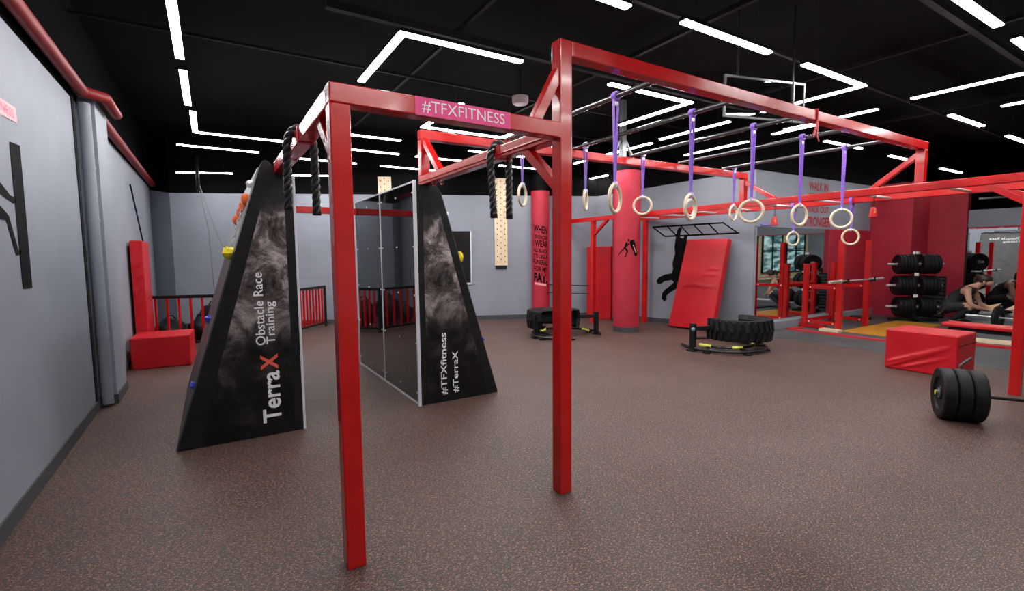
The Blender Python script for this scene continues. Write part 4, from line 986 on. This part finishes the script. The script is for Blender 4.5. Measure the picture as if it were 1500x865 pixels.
# ------------------------------------------------------------------ squat rack
def squat_rack():
    t = empty('squat_rack', (10.6, 4.8, 0), 'red steel squat rack in front of the left mirror', 'squat rack')
    up = []
    for x in (9.99, 11.06):
        MB().box(x - .04, x + .05, 4.42, 4.51, 0, 1.70).build('tall_upright', M['red'], t, bevel=.004)
        MB().box(x + .03, x + .12, 5.08, 5.16, .02, 1.22).build('short_upright', M['red'], t, bevel=.004)
        MB().box(x + .025, x + .125, 5.075, 5.165, 1.22, 1.25).build('top_cap', M['red'], t)
        for z in (.12, .80): MB().bar((x + .005, 4.50, z), (x + .075, 5.09, z), .05, .06).build('side_bar', M['red'], t, bevel=.004)
        m = MB().box(x - .03, x + .03, 4.34, 4.42, .90, .925); m.box(x - .03, x + .03, 4.33, 4.345, .90, .985); m.build('hook', M['black'], t)
        m = MB()
        for z in (.12, .80):
            for y in (4.56, 5.02): m.lathe([(0, 0), (.012, 0), (.012, .006), (0, .006)], (x - .02 + (y - 4.5) * .12, y, z), (-1, 0, 0), 10, cap=False)
        m.build('bolt', M['white_line'], t)
    for z in (.12, .80): MB().bar((10.1, 5.12, z), (11.1, 5.12, z), .05, .06).build('cross_bar', M['red'], t, bevel=.004)
    MB().bar((9.98, 4.70, .045), (10.03, 5.18, .045), .09, .06).build('base_bar', M['red'], t)
    return t
squat_rack()
def olympic_bar(a, b, label, name='barbell', g=None):
    a = Vector(a); b = Vector(b); d = (b - a).normalized(); t = empty(name, tuple(a), label, 'barbell', g); L = (b - a).length
    MB().tube([a + d * .40, b - d * .40], .014, 12).build('shaft', M['steel'], t, smooth=True)
    MB().tube([a, a + d * .41], .025, 16).build('sleeve', M['steel'], t, smooth=True)
    MB().tube([b - d * .41, b], .025, 16).build('sleeve', M['steel'], t, smooth=True)
    for q in (a + d * .405, b - d * .405): MB().tube([q - d * .015, q + d * .015], .036, 16).build('collar', M['steel'], t, smooth=True)
    return t
olympic_bar((9.42, 4.39, .94), (11.55, 4.39, .94), 'bare steel barbell resting on the hooks of the squat rack')
# platform, strips, odds
o = MB().box(9.95, 12.3, 3.62, 4.38, .0, .022).build('lifting_platform', M['platform'], bevel=.003); tag(o, 'yellow lifting platform on the floor before the squat rack', 'lifting platform')
o = MB().box(9.72, 9.90, 4.35, 4.68, .0, .045).build('wooden_block', M['ply'], bevel=.004); tag(o, 'small plank of pale wood on the floor by the squat rack', 'wooden block')
o = MB().box(9.40, 9.47, 3.0, 5.12, 0, .028).build('floor_strip', M['floor_strip'], bevel=.004); tag(o, 'long red edging strip on the floor before the squat rack', 'floor strip')
o = MB().bar((9.47, 5.08, .014), (9.85, 5.02, .014), .07, .028).build('floor_strip', M['floor_strip'], bevel=.004); tag(o, 'short red edging strip on the floor below the mirror corner', 'floor strip')
plate('weight_plate', (12.15, 5.0, .03), (0, 0, 1), .20, .055, 'black plate lying flat on the floor behind the squat rack', None)
o = MB().box(12.2, 13.0, 4.02 - .9, 4.02 - .82, 0, .03).build('floor_bar', M['black']); tag(o, 'black steel bar lying on the floor before the plate rack', 'floor bar')
# dark ribbed panel beside the plate rack
t = empty('mat_stack', (13.75, 4.3, 0), 'dark ribbed mats standing against the crimson wall beside the plate rack', 'mat stack')
for i in range(10): pass
m0 = MB().box(13.62, 13.72, 4.02, 4.42, 0, .92)
m = MB()
for i in range(11): m.box(13.612, 13.62, 4.03, 4.41, .04 + i * .08, .09 + i * .08)
build_multi('mat', [(m0, M['rubber']), (m, M['plate_grey'])], t)

# ------------------------------------------------------------------ bench
t = empty('weight_bench', (9.15, 2.0, 0), 'low flat bench with a long red pad behind the foam box', 'bench')
MB().box(8.98, 9.26, 1.35, 2.66, .40, .46).build('pad', M['bench_pad'], t, bevel=.02)
MB().box(9.05, 9.19, 1.40, 2.60, .34, .40).build('pad_frame', M['black'], t)
for y in (2.5, 1.55):
    MB().bar((9.0, y + .10, .0), (9.10, y, .36), .05, .05).build('leg', M['grey_steel'], t)
    MB().bar((9.24, y + .10, .0), (9.14, y, .36), .05, .05).build('leg', M['grey_steel'], t)
MB().bar((8.98, 2.6, .02), (9.26, 2.6, .02), .05, .04).build('foot_bar', M['black'], t)
o = MB().bar((10.1, 2.95, .02), (10.25, 1.5, .02), .06, .035).build('floor_strip', M['floor_strip']); tag(o, 'red edging strip on the floor behind the bench', 'floor strip')
o = MB().bar((10.6, 3.0, .02), (10.85, 1.5, .02), .35, .03).build('wooden_block', M['ply']); tag(o, 'flat pale board on the floor behind the bench', 'board')

# ------------------------------------------------------------------ the crouching person and their barbell
olympic_bar((12.55, 3.35, .226), (12.35, 1.2, .226), 'steel barbell on the floor in front of the crouching person')
plate('bumper_plate', (12.505, 2.88, .226), (-.1, -1, 0), .225, .06, 'dark plate on the barbell in front of the crouching person', None)
PX, PY = 12.81, 3.76
def pp(f, s, u): return Vector((PX + s, PY - f, u))
person = empty('person', (PX, PY, 0), 'person in black top and leggings crouching over a barbell before the right mirror', 'person')
V = {}; E = []; order = []
def vtx(n, f, s, u, r, r2=None): V[n] = (pp(f, s, u), r, r2 or r); order.append(n)
vtx('pelvis', .0, 0, .30, .155, .13); vtx('waist', .12, 0, .45, .125, .11); vtx('rib', .24, 0, .57, .135, .12); vtx('chest', .34, 0, .655, .125, .11); vtx('neck', .43, 0, .715, .052); vtx('neck2', .475, 0, .745, .05)
vtx('skull', .535, 0, .80, .080, .085); vtx('face', .59, 0, .765, .068, .065); vtx('chin', .60, 0, .715, .040)
for q, s in (('l', -1), ('r', 1)):
    vtx('sh' + q, .34, .165 * s, .625, .058); vtx('el' + q, .415, .235 * s, .385, .040); vtx('fa' + q, .50, .16 * s, .335, .036); vtx('wr' + q, .565, .075 * s, .315, .024); vtx('pa' + q, .60, .05 * s, .305, .030, .016)
    vtx('hip' + q, .02, .11 * s, .28, .105); vtx('th' + q, .24, .17 * s, .34, .085); vtx('kn' + q, .45, .20 * s, .37, .062); vtx('ca' + q, .28, .165 * s, .21, .058); vtx('an' + q, .13, .14 * s, .075, .038); vtx('to' + q, .30, .155 * s, .032, .030, .040)
E = [('pelvis', 'waist'), ('waist', 'rib'), ('rib', 'chest'), ('chest', 'neck'), ('neck', 'neck2'), ('neck2', 'skull'), ('skull', 'face'), ('face', 'chin')]
for q in 'lr': E += [('chest', 'sh' + q), ('sh' + q, 'el' + q), ('el' + q, 'fa' + q), ('fa' + q, 'wr' + q), ('wr' + q, 'pa' + q), ('pelvis', 'hip' + q), ('hip' + q, 'th' + q), ('th' + q, 'kn' + q), ('kn' + q, 'ca' + q), ('ca' + q, 'an' + q), ('an' + q, 'to' + q)]
FR = [(-.022, .038), (-.008, .048), (.007, .045), (.020, .034)]
for q, s in (('l', -1), ('r', 1)):
    for i, (ds, ln) in enumerate(FR):
        a, b = 'f%s%da' % (q, i), 'f%s%db' % (q, i)
        vtx(a, .60 + ln * .9, (.05 + ds) * s, .298, .0085); vtx(b, .60 + ln * 1.3, (.048 + ds) * s, .262, .0075); E += [('pa' + q, a), (a, b)]
    vtx('t' + q, .625, .012 * s, .300, .0095); vtx('u' + q, .65, .006 * s, .280, .0085); E += [('pa' + q, 't' + q), ('t' + q, 'u' + q)]
me = bpy.data.meshes.new('body'); idx = {n: i for i, n in enumerate(order)}
me.from_pydata([V[n][0] for n in order], [(idx[a], idx[b]) for a, b in E], [])
ob = bpy.data.objects.new('tmp_body', me); C.objects.link(ob)
sk = ob.modifiers.new('skin', 'SKIN')
if not me.skin_vertices: pass
layer = me.skin_vertices[0] if len(me.skin_vertices) else None
if layer is None:
    bpy.context.view_layer.objects.active = ob
    bpy.context.view_layer.update()
    import bmesh
    bm = bmesh.new(); bm.from_mesh(me); bm.verts.layers.skin.verify(); bm.to_mesh(me); bm.free(); layer = me.skin_vertices[0]
for n in order: d = layer.data[idx[n]]; d.radius = (V[n][1], V[n][2]); d.use_root = (n == 'pelvis')
sk.use_smooth_shade = True
sub = ob.modifiers.new('sub', 'SUBSURF'); sub.levels = 2; sub.render_levels = 2
dg = bpy.context.evaluated_depsgraph_get(); full = bpy.data.meshes.new_from_object(ob.evaluated_get(dg))
bpy.data.objects.remove(ob)
off = Vector(person.location)
bv = [v.co.copy() for v in full.vertices]; bn_ = [v.normal.copy() for v in full.vertices]; bf = [tuple(p.vertices) for p in full.polygons]
body = MB().add(bv, bf).build('body', M['skin'], person, smooth=True, angle=3)
def garment(name, m, test, th):
    keep = [f for f in bf if all(test(bv[i]) for i in f)]; used = sorted({i for f in keep for i in f}); mp_ = {i: k_ for k_, i in enumerate(used)}
    return MB().add([bv[i] + bn_[i] * th for i in used], [tuple(mp_[i] for i in f) for f in keep]).build(name, m, person, smooth=True, fix=False, angle=3)
def loc(v): return (PY - v.y, v.x - PX, v.z)
def is_leg(v):
    f, s, u = loc(v); return (u < .50 and f < .20 and u > .09) or (f < .06 and u < .5) or (u < .47 and u > .085 and abs(s) > .06 and f < .53 and not (f > .36 and u > .40)) and not (abs(s) > .19 and u > .345 and f > .40 - 0 and False)
near_arm = lambda v: any((v - (V[a][0].lerp(V[b][0], t_ / 6))).length < .062 for q in 'lr' for a, b in (('sh' + q, 'el' + q), ('el' + q, 'fa' + q), ('fa' + q, 'wr' + q)) for t_ in range(1 if a[0] == 's' else 0, 7))
garment('leggings', M['cloth'], lambda v: is_leg(v) and not near_arm(v), .006)
def is_top(v):
    f, s, u = loc(v); return .05 < f < .44 and u > .34 and (u - .5 * f) < (.575 if abs(s) > .07 else .60) and abs(s) < .16 and not near_arm(v) and not (f > .30 and u > .70)
garment('tank_top', M['cloth'], is_top, .008)
hc = pp(.525, 0, .825)
hm = MB(); hm.blob(hc, .098, 22, 14, (.92, 1.05, .88), .02, 3); hm.build('hair', M['hair'], person, smooth=True)
hm = MB(); hm.tube([pp(.46, 0, .86), pp(.42, .02, .88), pp(.39, .03, .83), pp(.38, .05, .74), pp(.39, .07, .66)], .03, 12, radii=[.034, .034, .030, .024, .010]); hm.build('ponytail', M['hair'], person, smooth=True)
fm = MB()
for s in (-1, 1): fm.blob(pp(.652, .030 * s, .768), .009, 10, 6)
fm.build('eyes', M['black_gloss'], person, smooth=True)
MB().blob(pp(.668, 0, .742), .014, 10, 7, (.8, 1, 1.3)).build('nose', M['skin'], person, smooth=True)
MB().blob(pp(.650, 0, .712), .014, 10, 6, (1.4, .5, .4)).build('mouth', mat('lips', (.42, .13, .11), .5), person, smooth=True)
fm = MB()
for s in (-1, 1): fm.blob(pp(.535, .088 * s, .775), .022, 10, 7, (.35, .8, 1.1))
fm.build('ears', M['skin'], person, smooth=True)
for q in 'lr':
    a = V['an' + q][0]; b = V['to' + q][0]; s = -1 if q == 'l' else 1
    m = MB().blob(a.lerp(b, .55) + Vector((0, 0, -.005)) * 1, .05, 16, 10, (.85, 2.4, .82)); m.v = [(v[0], v[1], max(v[2], .004)) for v in m.v]
    m.build('shoe', M['cloth'], person, smooth=True)
person.scale = (1.12, 1.12, 1.12)
